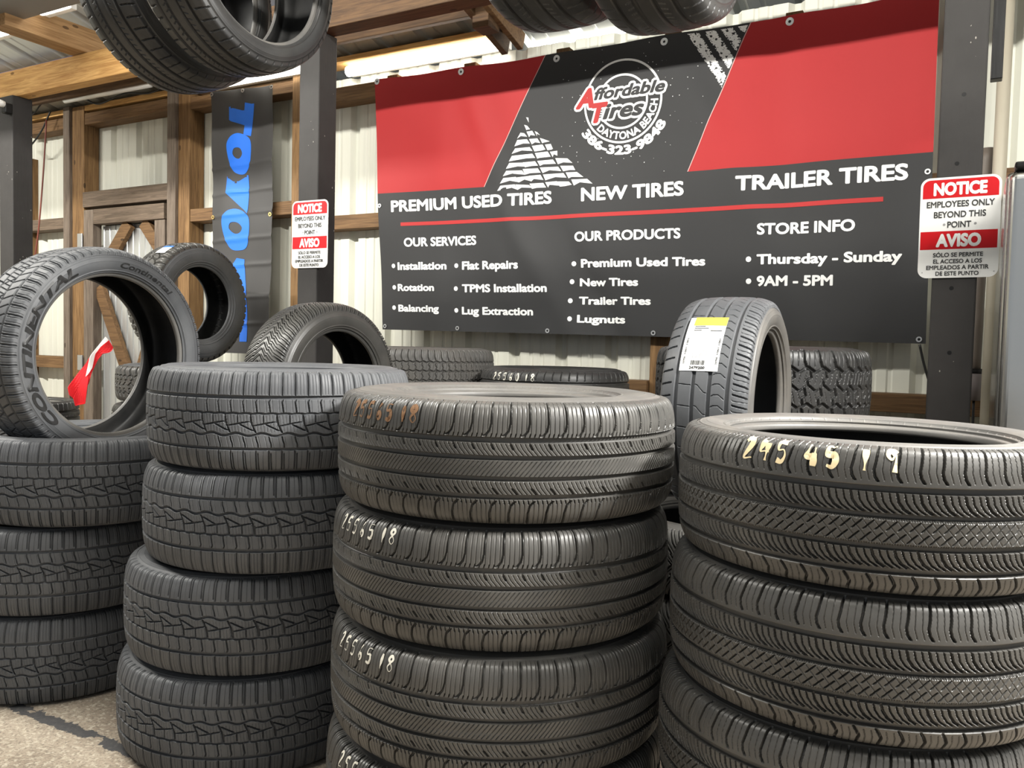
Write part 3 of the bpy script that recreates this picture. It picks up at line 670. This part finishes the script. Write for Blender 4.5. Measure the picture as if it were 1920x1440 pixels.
class Tire:
    """kind of tire: tread relief + sidewalls + beads + liner as shared meshes"""
    def __init__(s, R, W, TW, rb, N, per, ds, pattern, mats, ridges=True, nside=180, ticks=0):
        s.R, s.W = R, W; half, side, bead, inner = tire_profile(R, W, TW, rb)
        hp = catmull(half, 12); full = np.vstack([(hp*[-1, 1])[::-1], hp[1:]])
        L_ = np.hypot(*np.diff(full, axis=0).T).sum(); ns = int(L_/ds)+1
        s.prof, t_ = resample(full, ns); s.s = t_-L_/2; s.L = L_/2
        T_ = np.gradient(s.prof, axis=0); T_ /= np.linalg.norm(T_, axis=1)[:, None]
        s.nrm = np.stack([-T_[:, 1], T_[:, 0]], 1)                     # outward in (z,r)
        nth = N*per; th = np.arange(nth)/nth*2*PI; x = th*R
        H = np.zeros((nth, ns)); per_p = 2*PI*R/N; e = ds*.55
        s.rows = []
        for c_ in pattern(TW, per_p):
            if c_[0] == 'circ':
                _, s0, w_, Dp = c_[:4]; amp, k, tri = (c_[4:]+(0, 1, 0))[:3] if len(c_) > 4 else (0, 1, 0)
                ph = x/per_p*k*2*PI
                off = amp*(np.sin(ph) if not tri else (2/PI)*np.arcsin(np.sin(ph)*.98))
                d = np.abs(s.s[None]-s0-off[:, None]); H = np.maximum(H, Dp*np.clip((w_/2+e-d)/(2*e), 0, 1))
            else:
                _, mult, pts, w_, Dp = c_[:5]; pts = np.array(pts, float); o = np.argsort(pts[:, 0]); pts = pts[o]
                f_ = np.interp(s.s, pts[:, 0], pts[:, 1]); k = np.gradient(f_, s.s); cs = 1/np.sqrt(1+k*k)
                p = per_p/mult; d = np.abs((x[:, None]-f_[None]+p/2) % p-p/2)*cs[None]
                g = np.clip((w_/2+e-d)/(2*e), 0, 1)
                a, b = pts[0, 0], pts[-1, 0]; g *= (np.clip((s.s-a)/.002+.5, 0, 1)*np.clip((b-s.s)/.002+.5, 0, 1))[None]
                H = np.maximum(H, Dp*g)
        H *= np.clip((s.L-np.abs(s.s))/.004, 0, 1)[None]
        s.H = H; s.th = th
        z = s.prof[None, :, 0]-H*s.nrm[None, :, 0]; r = s.prof[None, :, 1]-H*s.nrm[None, :, 1]
        s.tread = gridmesh(np.stack([np.cos(th)[:, None]*r, np.sin(th)[:, None]*r, z], -1), True, False)
        sp = catmull(side, 10); sp, _ = resample(sp, 64)
        if ridges:
            fr_ = np.linspace(0, 1, 64); bm = np.zeros(64)
            for c0, wd, hh in ((.10, .018, .0012), (.30, .012, .0009), (.78, .02, .0028), (.86, .012, -.0016), (.93, .018, .0018)): bm += hh*np.exp(-((fr_-c0)/wd)**2)
            Ts = np.gradient(sp, axis=0); Ts /= np.linalg.norm(Ts, axis=1)[:, None]; sp = sp+np.stack([-Ts[:, 1], Ts[:, 0]], 1)*bm[:, None]
        sp[:, 0] *= (W/2-.0006)/sp[:, 0].max(); s.sp = sp
        s.side = [revolve(sp, nside, ticks), revolve((sp*[-1, 1])[::-1], nside)]
        bp = catmull(bead, 5); s.beads = [revolve(bp, nside), revolve((bp*[-1, 1])[::-1], nside)]
        ip = catmull(inner, 8); s.inner = revolve(np.vstack([ip, (ip*[-1, 1])[::-1][1:]]), nside)
        tm, sm, bm_ = mats
        for me_, q in ((s.tread, tm), (s.side[0], sm), (s.side[1], sm), (s.beads[0], bm_), (s.beads[1], bm_), (s.inner, 'inner')): me_.materials.append(M[q])
    def surf(s, x, sv, off, theta0=0., dip=.3):
        """tread surface point for arc position x (m) and profile position sv (m)"""
        th = theta0+np.asarray(x)/s.R; sv = np.asarray(sv)
        z = np.interp(sv, s.s, s.prof[:, 0]); r = np.interp(sv, s.s, s.prof[:, 1]); nz = np.interp(sv, s.s, s.nrm[:, 0]); nr = np.interp(sv, s.s, s.nrm[:, 1])
        i = (np.round((th % (2*PI))/(2*PI)*len(s.th)).astype(int)) % len(s.th); j = np.clip(np.round((sv+s.L)/(2*s.L)*(len(s.s)-1)).astype(int), 0, len(s.s)-1)
        o = off-s.H[i, j]*dip
        z = z+nz*o; r = r+nr*o
        return np.stack([r*np.cos(th), r*np.sin(th), z], -1)
    def sidept(s, frac, th, off):
        """outer (+z) sidewall point; frac 0 shoulder .. 1 bead"""
        fr_ = np.linspace(0, 1, len(s.sp)); z = np.interp(frac, fr_, s.sp[:, 0]); r = np.interp(frac, fr_, s.sp[:, 1])
        return np.stack([r*np.cos(th), r*np.sin(th), z+off], -1)
    def place(s, label, group, loc, rot=(0, 0, 0), upright=False, flip=False, spin=0., name='tire'):
        o = empty(name, loc, rot); tag(o, label, 'tire', group)
        kids = [('tread', s.tread), ('sidewall', s.side[0]), ('sidewall', s.side[1]), ('bead', s.beads[0]), ('bead', s.beads[1]), ('inner_liner', s.inner)]
        o_loc = (0, 0, s.R) if upright else (0, 0, s.W/2)
        base = Matrix.Rotation(PI/2, 4, 'Y') if upright else Matrix.Identity(4)
        if flip: base = base @ Matrix.Rotation(PI, 4, 'X')
        s.last = (Matrix.Translation(o_loc) @ base @ Matrix.Rotation(spin, 4, 'Z'))
        for nm, me_ in kids:
            c_ = bpy.data.objects.new(nm, me_); COL.objects.link(c_); c_.parent = o; c_.matrix_local = s.last
        return o

def pat_A(TW, p):      # asymmetric all-season: 5 ribs, hooked strokes in the centre rib (metres)
    return [('circ', 0.0600, .008, .0075), ('circ', 0.0205, .0045, .0065, .0008, 1), ('circ', -0.0315, .0055, .007, .0035, .5), ('circ', -0.0675, .007, .0075),
     ('l', 1, [(0.0650, 0), (0.1720, .001)], .0030, .0065), ('l', 4, [(0.0670, .004), (0.1570, .004)], .0011, .0016),
     ('l', 1, [(0.0230, .003), (0.0380, .001), (0.0490, -.001), (0.0565, .0025)], .0028, .0065), ('l', 2, [(0.0230, .0095), (0.0565, .007)], .0010, .0015),
     ('l', .5, [(-0.0265, 0), (-0.0070, -.009), (0.0180, -.013)], .0040, .0075), ('l', .5, [(-0.0105, -.006), (0.0010, .046)], .0034, .007),
     ('l', .5, [(-0.0225, .058), (-0.0035, .018)], .0034, .007), ('l', 1, [(-0.0030, .0185), (0.0180, .018)], .0024, .006), ('l', 4, [(-0.0250, .005), (0.0180, 0)], .0010, .0015),
     ('l', 1, [(-0.0645, .006), (-0.0550, .0055), (-0.0460, .002), (-0.0360, 0)], .0028, .0065), ('l', 2, [(-0.0645, .012), (-0.0360, .006)], .0010, .0015),
     ('l', 1, [(-0.1480, 0), (-0.0720, 0)], .0028, .006), ('l', 1, [(-0.1480, .0065), (-0.0780, .0055)], .0022, .005), ('l', 2, [(-0.1380, .002), (-0.0710, .002)], .0010, .0015)]
def pat_B(TW, p):      # highway all-season with fine slanted sipes (metres)
    return [('circ', .048, .0105, .008), ('circ', .0135, .0085, .008), ('circ', -.0270, .0085, .008), ('circ', -.0625, .0095, .008),
     ('l', 1, [(.056, -.014), (.059, -.009), (.066, -.003), (.080, .0005), (.16, .002)], .0034, .007), ('l', 4, [(.060, .003), (.145, .005)], .0012, .0018), ('l', 4, [(.053, 0), (.061, .0025)], .0018, .0045),
     ('l', 4, [(.018, .018), (.030, .007), (.043, 0)], .0010, .0024), ('l', 1, [(.030, .007), (.043, 0)], .0038, .006),
     ('l', 4, [(-.0230, 0), (.0095, .027)], .0011, .0028),
     ('l', 4, [(-.058, .018), (-.045, .007), (-.031, 0)], .0010, .0024), ('l', 1, [(-.058, .018), (-.045, .007)], .0036, .006),
     ('l', 1, [(-.16, .001), (-.096, .0005), (-.080, .004), (-.070, .013)], .0034, .007), ('l', 4, [(-.145, .005), (-.074, .003)], .0012, .0018), ('l', 4, [(-.076, .0025), (-.067, 0)], .0018, .0045)]
def pat_C(TW, p):      # touring tread: arc slots on the shoulders, curved sipes, cross-hatched centre (metres)
    return [('circ', .053, .0095, .008), ('circ', .0115, .0075, .0075), ('circ', -.038, .0075, .0075), ('circ', -.076, .0095, .008),
     ('l', 1, [(.064, .006), (.072, .001), (.082, -.001), (.096, .002), (.16, .012)], .0036, .007), ('l', 3, [(.066, .004), (.082, 0), (.145, .008)], .0012, .0018),
     ('l', 3, [(.016, .022), (.024, .010), (.034, .003), (.048, 0)], .0019, .005), ('l', 1, [(.016, .022), (.024, .010), (.034, .003), (.048, 0)], .0034, .0065),
     ('l', 9, [(.0055, 0), (.0085, 0)], .0018, .0035), ('l', 9, [(-.0345, 0), (-.0315, 0)], .0018, .0035),
     ('l', 2, [(-.030, 0), (-.015, .015)], .0019, .005), ('l', 2, [(-.011, .004), (.004, .019)], .0019, .005), ('l', 2, [(-.032, .016), (.006, -.016)], .0010, .0016),
     ('l', 3, [(-.071, .024), (-.062, .010), (-.052, .003), (-.042, 0)], .0019, .005), ('l', 1, [(-.071, .024), (-.062, .010), (-.052, .003), (-.042, 0)], .0034, .0065),
     ('l', 1, [(-.16, -.004), (-.110, .001), (-.100, .004), (-.091, 0), (-.083, -.005)], .0036, .007), ('l', 3, [(-.145, -.002), (-.100, .002), (-.086, -.001)], .0012, .0018)]
def pat_D(TW, p):      # low-profile sport all-season
    a = TW
    P = [('circ', .30*a, .008, .007), ('circ', .10*a, .007, .007), ('circ', -.11*a, .007, .007), ('circ', -.31*a, .008, .007)]
    P += [('l', 1, [(.325*a, 0), (.62*a, .003)], .0036, .006), ('l', 2, [(.34*a, .008), (.6*a, .01)], .0012, .003), ('l', 1, [(.12*a, .014), (.28*a, 0)], .003, .006), ('l', 2, [(-.09*a, 0), (.08*a, .012)], .0022, .005),
          ('l', .5, [(-.09*a, .02), (.08*a, 0)], .003, .006), ('l', 1, [(-.29*a, 0), (-.13*a, .012)], .003, .006), ('l', 1, [(-.62*a, 0), (-.33*a, .003)], .0036, .006), ('l', 2, [(-.6*a, .008), (-.34*a, .01)], .0012, .003)]
    return P
def pat_E(TW, p):      # directional chevrons
    a = TW; P = []
    for sg in (1, -1):
        P += [('l', 1, [(0, 0), (sg*.15*a, .030), (sg*.18*a, .029), (sg*.33*a, .052), (sg*.62*a, .075)], .0048, .0075),
              ('l', 1, [(sg*.03*a, .021), (sg*.15*a, .044), (sg*.18*a, .043), (sg*.33*a, .066), (sg*.62*a, .090)], .0022, .005)]
    return P
def pat_F(TW, p):      # summer tread: four straight grooves, open shoulder slots
    a = TW
    P = [('circ', .29*a, .011, .0075), ('circ', .085*a, .010, .0075), ('circ', -.10*a, .010, .0075), ('circ', -.295*a, .010, .0075)]
    P += [('l', 1, [(.35*a, -.006), (.42*a, -.002), (.62*a, .007)], .0040, .006), ('l', 1, [(.345*a, .008), (.36*a, .012), (.62*a, .018)], .0013, .003), ('l', .8, [(-.62*a, .005), (-.36*a, -.004)], .0036, .006),
          ('l', 1, [(.11*a, .003), (.14*a, -.002), (.20*a, -.003), (.265*a, .010)], .0016, .004), ('l', .5, [(-.08*a, .0), (-.05*a, .002), (.03*a, .022), (.07*a, .024)], .0016, .004), ('l', .5, [(-.28*a, 0), (-.12*a, .003)], .0018, .004)]
    return P
def pat_G(TW, p):      # all-terrain blocks with interlocking zigzag
    a = TW
    P = [('circ', .24*a, .009, .011, .010, 1, 1), ('circ', -.24*a, .009, .011, .010, 1, 1), ('circ', 0, .008, .010, .012, 1, 1)]
    P += [('l', 1, [(.24*a, .010), (.36*a, .0), (.64*a, .004)], .011, .011), ('l', 1, [(-.64*a, .004), (-.36*a, 0), (-.24*a, -.010)], .011, .011),
          ('l', 1, [(.0, .018), (.10*a, .012), (.14*a, .026), (.24*a, .022)], .0075, .010), ('l', 1, [(-.24*a, -.002), (-.14*a, -.006), (-.10*a, .008), (0, .002)], .0075, .010),
          ('l', 3, [(.05*a, .0), (.20*a, .010)], .0012, .004), ('l', 3, [(-.20*a, .010), (-.05*a, 0)], .0012, .004), ('l', 3, [(.28*a, 0), (.5*a, .003)], .0012, .004), ('l', 3, [(-.5*a, 0), (-.28*a, .003)], .0012, .004)]
    return P
def pat_H(TW, p):      # ribbed touring tread with wide circumferential grooves
    a = TW
    P = [('circ', .27*a, .010, .008), ('circ', .09*a, .009, .008), ('circ', -.09*a, .009, .008), ('circ', -.27*a, .010, .008)]
    P += [('l', 1, [(.32*a, 0), (.42*a, .003), (.62*a, .016)], .0034, .006), ('l', 1, [(-.62*a, .016), (-.42*a, .003), (-.32*a, 0)], .0034, .006), ('l', 2, [(.11*a, 0), (.18*a, .008)], .002, .004), ('l', 2, [(-.18*a, .008), (-.11*a, 0)], .002, .004)]
    return P
def pat_I(TW, p):      # light-truck ribs with saw-tooth sipes
    a = TW
    P = [('circ', .26*a, .007, .008, .0035, 1, 1), ('circ', .09*a, .006, .008, .0035, 1, 1), ('circ', -.09*a, .006, .008, .0035, 1, 1), ('circ', -.26*a, .007, .008, .0035, 1, 1)]
    for k in (.175, 0, -.175): P += [('l', 1, [((k-.08)*a, 0), ((k-.02)*a, .009), ((k+.03)*a, .001), ((k+.08)*a, .008)], .003, .006), ('l', 2, [((k-.07)*a, .006), ((k+.07)*a, .012)], .0011, .003)]
    P += [('l', 1, [(.29*a, .004), (.36*a, -.002), (.62*a, .001)], .0045, .007), ('l', 1, [(-.62*a, .001), (-.36*a, -.002), (-.29*a, .004)], .0045, .007), ('l', 3, [(.30*a, 0), (.5*a, .002)], .0012, .003), ('l', 3, [(-.5*a, 0), (-.3*a, .002)], .0012, .003)]
    return P
tA = Tire(.362, .262, .246, .256, 72, 30, .0013, pat_A, ('rubber_grey', 'rubber_grey', 'rubber_grey'))
tB = Tire(.396, .254, .238, .236, 66, 36, .0012, pat_B, ('rubber_black', 'rubber_dusty', 'rubber_dusty'), nside=1440, ticks=72)
tC = Tire(.354, .2448, .232, .245, 66, 32, .0012, pat_C, ('rubber_black', 'rubber_dusty', 'rubber_dusty'), nside=1440, ticks=60)
tD = Tire(.355, .255, .240, .257, 72, 18, .0021, pat_D, ('rubber_grey', 'rubber_grey', 'rubber_dusty'))
tE = Tire(.335, .235, .212, .218, 84, 26, .0014, pat_E, ('rubber_black', 'rubber_black', 'rubber_black'))
tF = Tire(.330, .262, .240, .222, 70, 18, .0018, pat_F, ('rubber_grey', 'rubber_dusty', 'rubber_dusty'))
tG = Tire(.400, .285, .262, .232, 42, 24, .0030, pat_G, ('rubber_new', 'rubber_new', 'rubber_new'))
tG2 = Tire(.372, .265, .240, .222, 48, 18, .0034, pat_G, ('rubber_black', 'rubber_grey', 'rubber_grey'))
tH = Tire(.352, .245, .225, .258, 56, 16, .0028, pat_H, ('rubber_new', 'rubber_new', 'rubber_dusty'))
tI = Tire(.381, .275, .255, .222, 72, 16, .0028, pat_I, ('rubber_dusty', 'rubber_dusty', 'rubber_dusty'))
tJ = Tire(.366, .254, .232, .232, 60, 16, .0030, pat_H, ('rubber_new', 'rubber_new', 'rubber_dusty'))

tK = Tire(.385, .262, .240, .235, 56, 16, .0028, pat_H, ('rubber_new', 'rubber_new', 'rubber_dusty'))

# handwritten size marks (strokes), in units of letter height
DIG = {'1': [[(.30, .95), (.22, 0)]], '2': [[(.05, .82), (.22, 1), (.42, .88), (.38, .6), (.05, .02), (.5, .06)]],
       '4': [[(.20, 1), (.10, .72), (.02, .42), (.28, .44), (.52, .46)], [(.44, .85), (.40, .4), (.36, 0)]], '5': [[(.48, .98), (.10, .95), (.06, .58), (.34, .60), (.44, .32), (.28, .04), (.02, .10)]],
       '6': [[(.38, 1), (.10, .5), (.08, .15), (.28, 0), (.44, .2), (.34, .42), (.10, .32)]], '8': [[(.28, .55), (.08, .75), (.26, .98), (.45, .78), (.24, .52), (.04, .25), (.24, 0), (.46, .22), (.28, .55)]],
       '9': [[(.42, .8), (.22, .98), (.05, .75), (.22, .55), (.42, .78), (.34, 0)]], '0': [[(.25, 1), (.05, .6), (.12, .1), (.32, .02), (.46, .4), (.38, .9), (.25, 1)]]}
def marking(tire_obj, T, text, th0, s0, h, adv, wid, material, slope=0., name='size_marking', gaps=None, label=None):
    A = Acc(); rr = random.Random(len(text)*7+int(h*1e4))
    x = 0.
    for i, ch in enumerate(text):
        if ch == ' ': x += adv*(.55 if text[:3] == '245' else .3); continue
        for st in DIG[ch]:
            P = catmull(np.array(st)*[.9, 1], 10); P, _ = resample(P*h, max(14, int(np.hypot(*np.diff(P*h, axis=0).T).sum()/.0012)))
            d = np.gradient(P, axis=0); d /= np.linalg.norm(d, axis=1)[:, None]; nn = np.stack([-d[:, 1], d[:, 0]], 1)
            wv = wid*(.75+.5*np.sin(np.linspace(0, 5, len(P))+i))/2
            a, b = P+nn*wv[:, None], P-nn*wv[:, None]; off = np.array([x, s0+slope*x])
            V = np.vstack([a+off, P+off, b+off]); n = len(P); A.add(V, [(k+r*n, k+1+r*n, k+1+(r+1)*n, k+(r+1)*n) for r in (0, 1) for k in range(n-1)])
        x += adv*(1.25 if ch == '1' and text[0] == '2' and text[1] == '4' else .85 if ch == '1' else 1)
    V, F = A.get(); o = mesh(name, T.surf(V[:, 0], V[:, 1], .0010, th0), F, M[material], tire_obj, True); o.matrix_local = T.last
    if label: o['label'] = label
    return o

# --- nearest left stack (three) ---
G = 'grey tires in the far left stack'
for i, (lb, x, y) in enumerate((('bottom tire of the far left stack standing on the concrete', -2.65, 1.69), ('middle tire of the far left stack with pale scuffs on its shoulder', -2.625, 1.70), ('third tire of the far left stack, carrying the upright low-profile tire', -2.56, 1.74))):
    tA.place('dusty grey '+lb, G, (x, y, i*.270), (0, 0, .3+1.7*i), flip=(i == 1)).scale = (1, 1, 1.03)
# --- second stack (four) ---
G = 'grey tires in the second stack from the left'
for i, (lb, x, y) in enumerate((('bottom tire of the second stack from the left, on the floor', -1.787, 1.719), ('second tire up in the second stack from the left', -1.777, 1.734),
                                ('third tire up in the second stack from the left', -1.732, 1.757), ('topmost tire of the second stack from the left', -1.720, 1.760))):
    tA.place('dusty grey '+lb, G, (x, y, i*.262), (0, 0, 1.1+2.1*i), flip=(i in (1, 2, 0)))
# --- centre stack (four) ---
G = 'black tires in the middle front stack'
for i, (lb, x, y, th, mk) in enumerate((('bottom tire of the middle front stack, cut off by the frame', -.959, 1.695, -119, 'chalk'), ('second tire from the floor in the middle front stack, marked in chalk', -.953, 1.70, -122.5, 'chalk'),
                                    ('third tire from the floor in the middle front stack, chalk marked', -.963, 1.713, -122.5, 'chalk'), ('topmost tire of the middle front stack with faint orange marks', -.957, 1.719, -117, 'orange_crayon'))):
    o = tB.place('black '+lb, G, (x, y, i*.254), (0, 0, 0))
    # spin the relief but keep the mark facing the viewer
    if mk == 'chalk': marking(o, tB, '25565 18', math.radians(th), .080, .031, .030, .0045, mk, .0, label='white chalk size marking')
    else: marking(o, tB, '25565 18', math.radians(th), .074, .034, .030, .0075, mk, label='faint orange size marking')
# --- right stack (four) ---
G = 'black tires in the right front stack'
for i, (lb, x, y) in enumerate((('bottom tire of the right front stack, out of frame below the rest', -.185, 1.73), ('lowest tire of the right front stack that still shows, jutting out left', -.192, 1.735), ('middle tire of the right front stack with a bright shoulder highlight', -.177, 1.738), ('topmost tire of the right front stack with cream size numbers on its shoulder', -.168, 1.742))):
    o = tC.place('black '+lb, G, (x, y, i*.2448), (0, 0, 0))
    if i == 3: marking(o, tC, '245 45 19', math.radians(-117.5), .080, .036, .0325, .009, 'crayon', label='cream size marking')
# --- stacks behind ---
G = 'tires in the back stack beside the wall stud'
for i in range(4):
    o = tJ.place('black tire in the back stack under the banner, %s' % ('bottom one', 'second from the floor', 'third from the floor', 'topmost one with white numbers')[i], G, (-1.77, 3.65, i*.254), (0, 0, .4*i))
    if i == 3: o.rotation_euler = (0, 0, 0); marking(o, tJ, '25560 18', math.radians(-116), .070, .034, .036, .0055, 'chalk', label='white chalk size marking')
G = 'light truck tires in the back stack near the black post'
for i in range(4):
    tI.place('brownish black light truck tire behind the chevron tire, %s' % ('bottom of its stack', 'second from the floor', 'third from the floor', 'top of its stack')[i], G, (-2.515, 3.58, i*.275), (0, 0, .9*i))
G = 'all-terrain tires in the stack behind the labelled tire'
for i in range(4):
    tG.place('chunky black all-terrain tire behind the labelled upright tire, %s' % ('bottom of its stack', 'second from the floor', 'third from the floor', 'top of its stack')[i], G, (-.70, 3.27, i*.285), (0, 0, .2+.5*i))
G = 'tires under the labelled upright tire'
for i in range(3):
    tE.place('black tire supporting the labelled upright tire, %s' % ('lowest', 'middle one', 'uppermost, glimpsed between the two front stacks')[i], G, (-.64, 2.53, i*.207), (0, 0, i), flip=True).scale = (.97, .97, .88)
G = 'tires under the upright chevron tire'
for i in range(3):
    tJ.place('black tire under the upright chevron tire, %s' % ('lowest', 'middle one', 'uppermost')[i], G, (-2.33, 2.56, i*.2), (0, 0, i)).scale = (.9, .9, .785)
G = 'tires in the back stack by the wooden door'
for i in range(4):
    T_ = tJ if i < 3 else tG2
    tt = T_.place('black tire by the wooden door seen through the upright tire, %s' % ('lowest', 'second from the floor', 'third from the floor, shiny', 'top one with chunky lugs')[i], G, (-4.20, 3.46, i*.243), (0, 0, i*.7))
    tt.scale = (1.11, 1.11, .955) if i < 3 else (1.04, 1.04, .86)
G = 'tires in the low stack at the far left wall'
for i in range(3):
    tH.place('black tire in the low stack left of the red cloth, %s' % ('lowest', 'middle one', 'topmost, dusty')[i], G, (-4.98, 2.88, i*.242), (0, 0, i*.7)).scale = (.98, .98, .98)

# --- upright tires ---
cont = tD.place('grey low-profile tire with a raised sidewall name, upright on the far left stack', 'tires standing upright', (-2.565, 1.745, .702), (0, 0, 0), upright=True, name='upright_tire')
at_ = tG2.place('all-terrain tire standing upright on the back stack by the wooden door', 'tires standing upright', (-4.245, 3.53, .960), (0, 0, 0), upright=True, name='upright_tire')
at_last = tG2.last.copy()
chev = tE.place('glossy chevron-tread tire standing upright behind the second stack', 'tires standing upright', (-2.29, 2.56, .605), (0, 0, -.10), upright=True, name='upright_tire')
pir = tF.place('grey upright tire with a white paper label between the two front stacks', 'tires standing upright', (-.628, 2.53, .622), (0, 0, .0), upright=True, name='upright_tire')
pir_last = tF.last.copy()

# --- overhead row on a pipe ---
G = 'tires hung in the overhead row'
tH.place('black tire overhead at upper left, the nearer one with its open hole in view', G, (-2.19, 2.02, 2.02), (0, 0, 0), upright=True, name='overhead_tire')
tH.place('black tire overhead at upper left, the farther one showing mostly tread', G, (-2.48, 2.03, 2.005), (0, -.06, 0), upright=True, name='overhead_tire')
tK.place('black tire overhead at top centre, left of the pair', G, (-1.02, 2.0, 1.985), (0, 0, 0), upright=True, name='overhead_tire')
tK.place('black tire overhead at top centre, right of the pair', G, (-.71, 2.0, 1.93), (0, 0, 0), upright=True, name='overhead_tire').scale = (1.06, 1.06, 1.06)
tag(tube('rack_pipe', [(-3.2, 2.02, 2.562), (.6, 2.02, 2.562)], .024, M['zinc'], None, 12, False), 'steel pipe through the holes of the overhead tires', 'pipe')
for x in (-3.1, .5): tag(tube('pipe_hanger', [(x, 2.02, 2.55), (x, 2.02, zr(2.02))], .012, M['zinc'], None, 8, False), 'steel rod holding the %s end of the overhead pipe' % ('left' if x < 0 else 'right'), 'rod', 'rods holding the overhead pipe')

# --- red cloth draped over the door-side stack
rc = tag(empty('red_cloth', (-4.42, 2.98, .72)), 'bright red cloth with a white stripe hanging off the stack by the wooden door', 'cloth')
def drape(name, outline, off, material):
    V, F = poly_grid(outline, .010); a = V[:, 0]+.0; b = V[:, 1]
    dep = off+.020*np.sin(a*46+b*9)+.010*np.sin(b*17)
    P = np.stack([.573*a+.819*dep, .819*a-.573*dep, b], -1)
    me = bpy.data.meshes.new(name); me.from_pydata([tuple(p) for p in P], [], F); me.update()
    o = link(name, me, M[material], rc); so = o.modifiers.new('solid', 'SOLIDIFY'); so.thickness = .003
    wd = o.modifiers.new('weld', 'WELD'); wd.merge_threshold = .0005; return o
px = lambda L_: [((x-186)*.00307, (759-y)*.00307) for x, y in L_]
drape('cloth_fold', px([(213, 631), (219, 637), (227, 652), (222, 660), (208, 664), (200, 676), (190, 700), (184, 722), (176, 728), (160, 747), (153, 740), (151, 726), (165, 703), (180, 682), (196, 655)]), 0, 'red_cloth')
drape('cloth_fold', px([(186, 700), (182, 730), (179, 758), (163, 760), (160, 746), (168, 726), (176, 706)]), .012, 'red_cloth')
drape('white_stripe', px([(213, 631), (219, 637), (205, 650), (196, 664), (191, 690), (184, 702), (180, 706), (183, 690), (188, 668), (198, 652)]), .020, 'white_cloth')

# ------------------------------------------------------------------ lettering on upright tires
def seen_text(T, obj, last, body, aL, aR, rc_, h, bold, material, off=.0015, name='sidewall_lettering', label=None, shear=.2):
    """letters on the +X facing sidewall; aL..aR run clockwise (deg, 0 = toward +Y i.e. to the right in view, 90 = up)"""
    V, F = fit(body, 0, 1, 0, 1, bold, shear)
    an = np.radians(aL+(aR-aL)*V[:, 0]); rad = rc_+h*(V[:, 1]-.5)
    fr_ = np.linspace(0, 1, len(T.sp)); rs = T.sp[:, 1]; o_ = np.argsort(rs)
    z = np.interp(rad, rs[o_], T.sp[o_, 0])+off+V[:, 2]
    # mesh +z is world +X; mesh x -> -Z, mesh y -> Y
    P = np.stack([-rad*np.sin(an), rad*np.cos(an), z], -1)
    o = mesh(name, P, F, M[material], obj); o.matrix_local = last
    if label: o['label'] = label
    return o
cl = Matrix.Translation((0, 0, tD.R)) @ Matrix.Rotation(PI/2, 4, 'Y')
seen_text(tD, cont, cl, 'CONTINENTAL', 226, 118, .2985, .033, .07, 'letter_rubber', label='raised dark sidewall name')
seen_text(tD, cont, cl, 'Continental', 88, 46, .296, .019, .03, 'letter_rubber', label='small raised sidewall name')
lm = Matrix.Translation((0, 0, tF.R)) @ Matrix.Rotation(PI/2, 4, 'Y')
thc = math.atan2(-math.cos(math.radians(35)), -math.sin(math.radians(35)))   # direction -Y and 28 deg up
def lab_part(name, x0, x1, y0, y1, material, off, n=(6, 6)):
    # label frame: x right (+X), y up along the tread from its lower edge
    Xs, Ys = np.meshgrid(np.linspace(x0, x1, n[0]), np.linspace(y0, y1, n[1]), indexing='ij')
    o = link(name, gridmesh(tF.surf(-(Ys-.09), Xs-.012, off, thc, 0.)), M[material], pir); o.matrix_local = lm; return o
def lab_acc(name, acc, material, off):
    V, F = acc.get(); o = mesh(name, tF.surf(-(V[:, 1]-.09), V[:, 0]-.012, off+V[:, 2], thc, 0.), F, M[material], pir); o.matrix_local = lm; return o
lab_part('paper_label', -.055, .052, 0, .185, 'paper', .0015, (16, 24))['label'] = 'white paper label'
lab_part('label_heading', -.040, .052, .150, .185, 'yellow_print', .0022, (8, 8))
A = Acc(); rr = random.Random(5)
for k in range(26):
    y = .040+k*.0034
    if k in (7, 12, 19): continue
    x = -.036
    while x < .030:
        w_ = rr.uniform(.003, .010); A.add([(x, y), (x+w_, y), (x+w_, y+.0012), (x, y+.0012)], [(0, 1, 2, 3)]); x += w_+.0015
lab_acc('label_fine_print', A, 'ink_grey', .0022)
A = Acc(); x = -.025
while x < .015:
    w_ = rr.choice((.001, .0016, .0024)); A.add([(x, .017), (x+w_, .017), (x+w_, .031), (x, .031)], [(0, 1, 2, 3)]); x += w_+rr.choice((.001, .0018))
V, F = fit('2479200', -.028, .016, .005, .009, .05); A.add(V, F)
for y, s_ in ((.145, .030), (.137, .04), (.130, .022)): A.add([(-.035, y), (-.035+s_, y), (-.035+s_, y+.003), (-.035, y+.003)], [(0, 1, 2, 3)])
A.add([(.012, .128), (.044, .128), (.044, .131), (.012, .131)], [(0, 1, 2, 3)])
for x in (-.048, .042):
    for y0 in (.02, .05, .08):
        V, F = fit('247920' if y0 == .02 else '1001', 0, .022, 0, .006, .03); A.add(np.stack([x-V[:, 1]+.006, y0+V[:, 0], V[:, 2]], 1), F)
lab_acc('label_print', A, 'ink', .0022)
# torn sticker on the all-terrain tire
Xs, Ys = np.meshgrid(np.linspace(-.05, .03, 6), np.linspace(0, .09, 6), indexing='ij')
tha = math.atan2(-math.cos(math.radians(50)), -math.sin(math.radians(50)))
o = link('paper_sticker', gridmesh(tG2.surf(-(Ys), Xs+.04, .002, tha, 0.)), M['paper'], at_); o.matrix_local = at_last; o['label'] = 'torn white sticker'
o = link('sticker_stripe', gridmesh(tG2.surf(-(Ys*.25+.065), Xs+.04, .003, tha, 0.)), M['blue_print'], at_); o.matrix_local = at_last
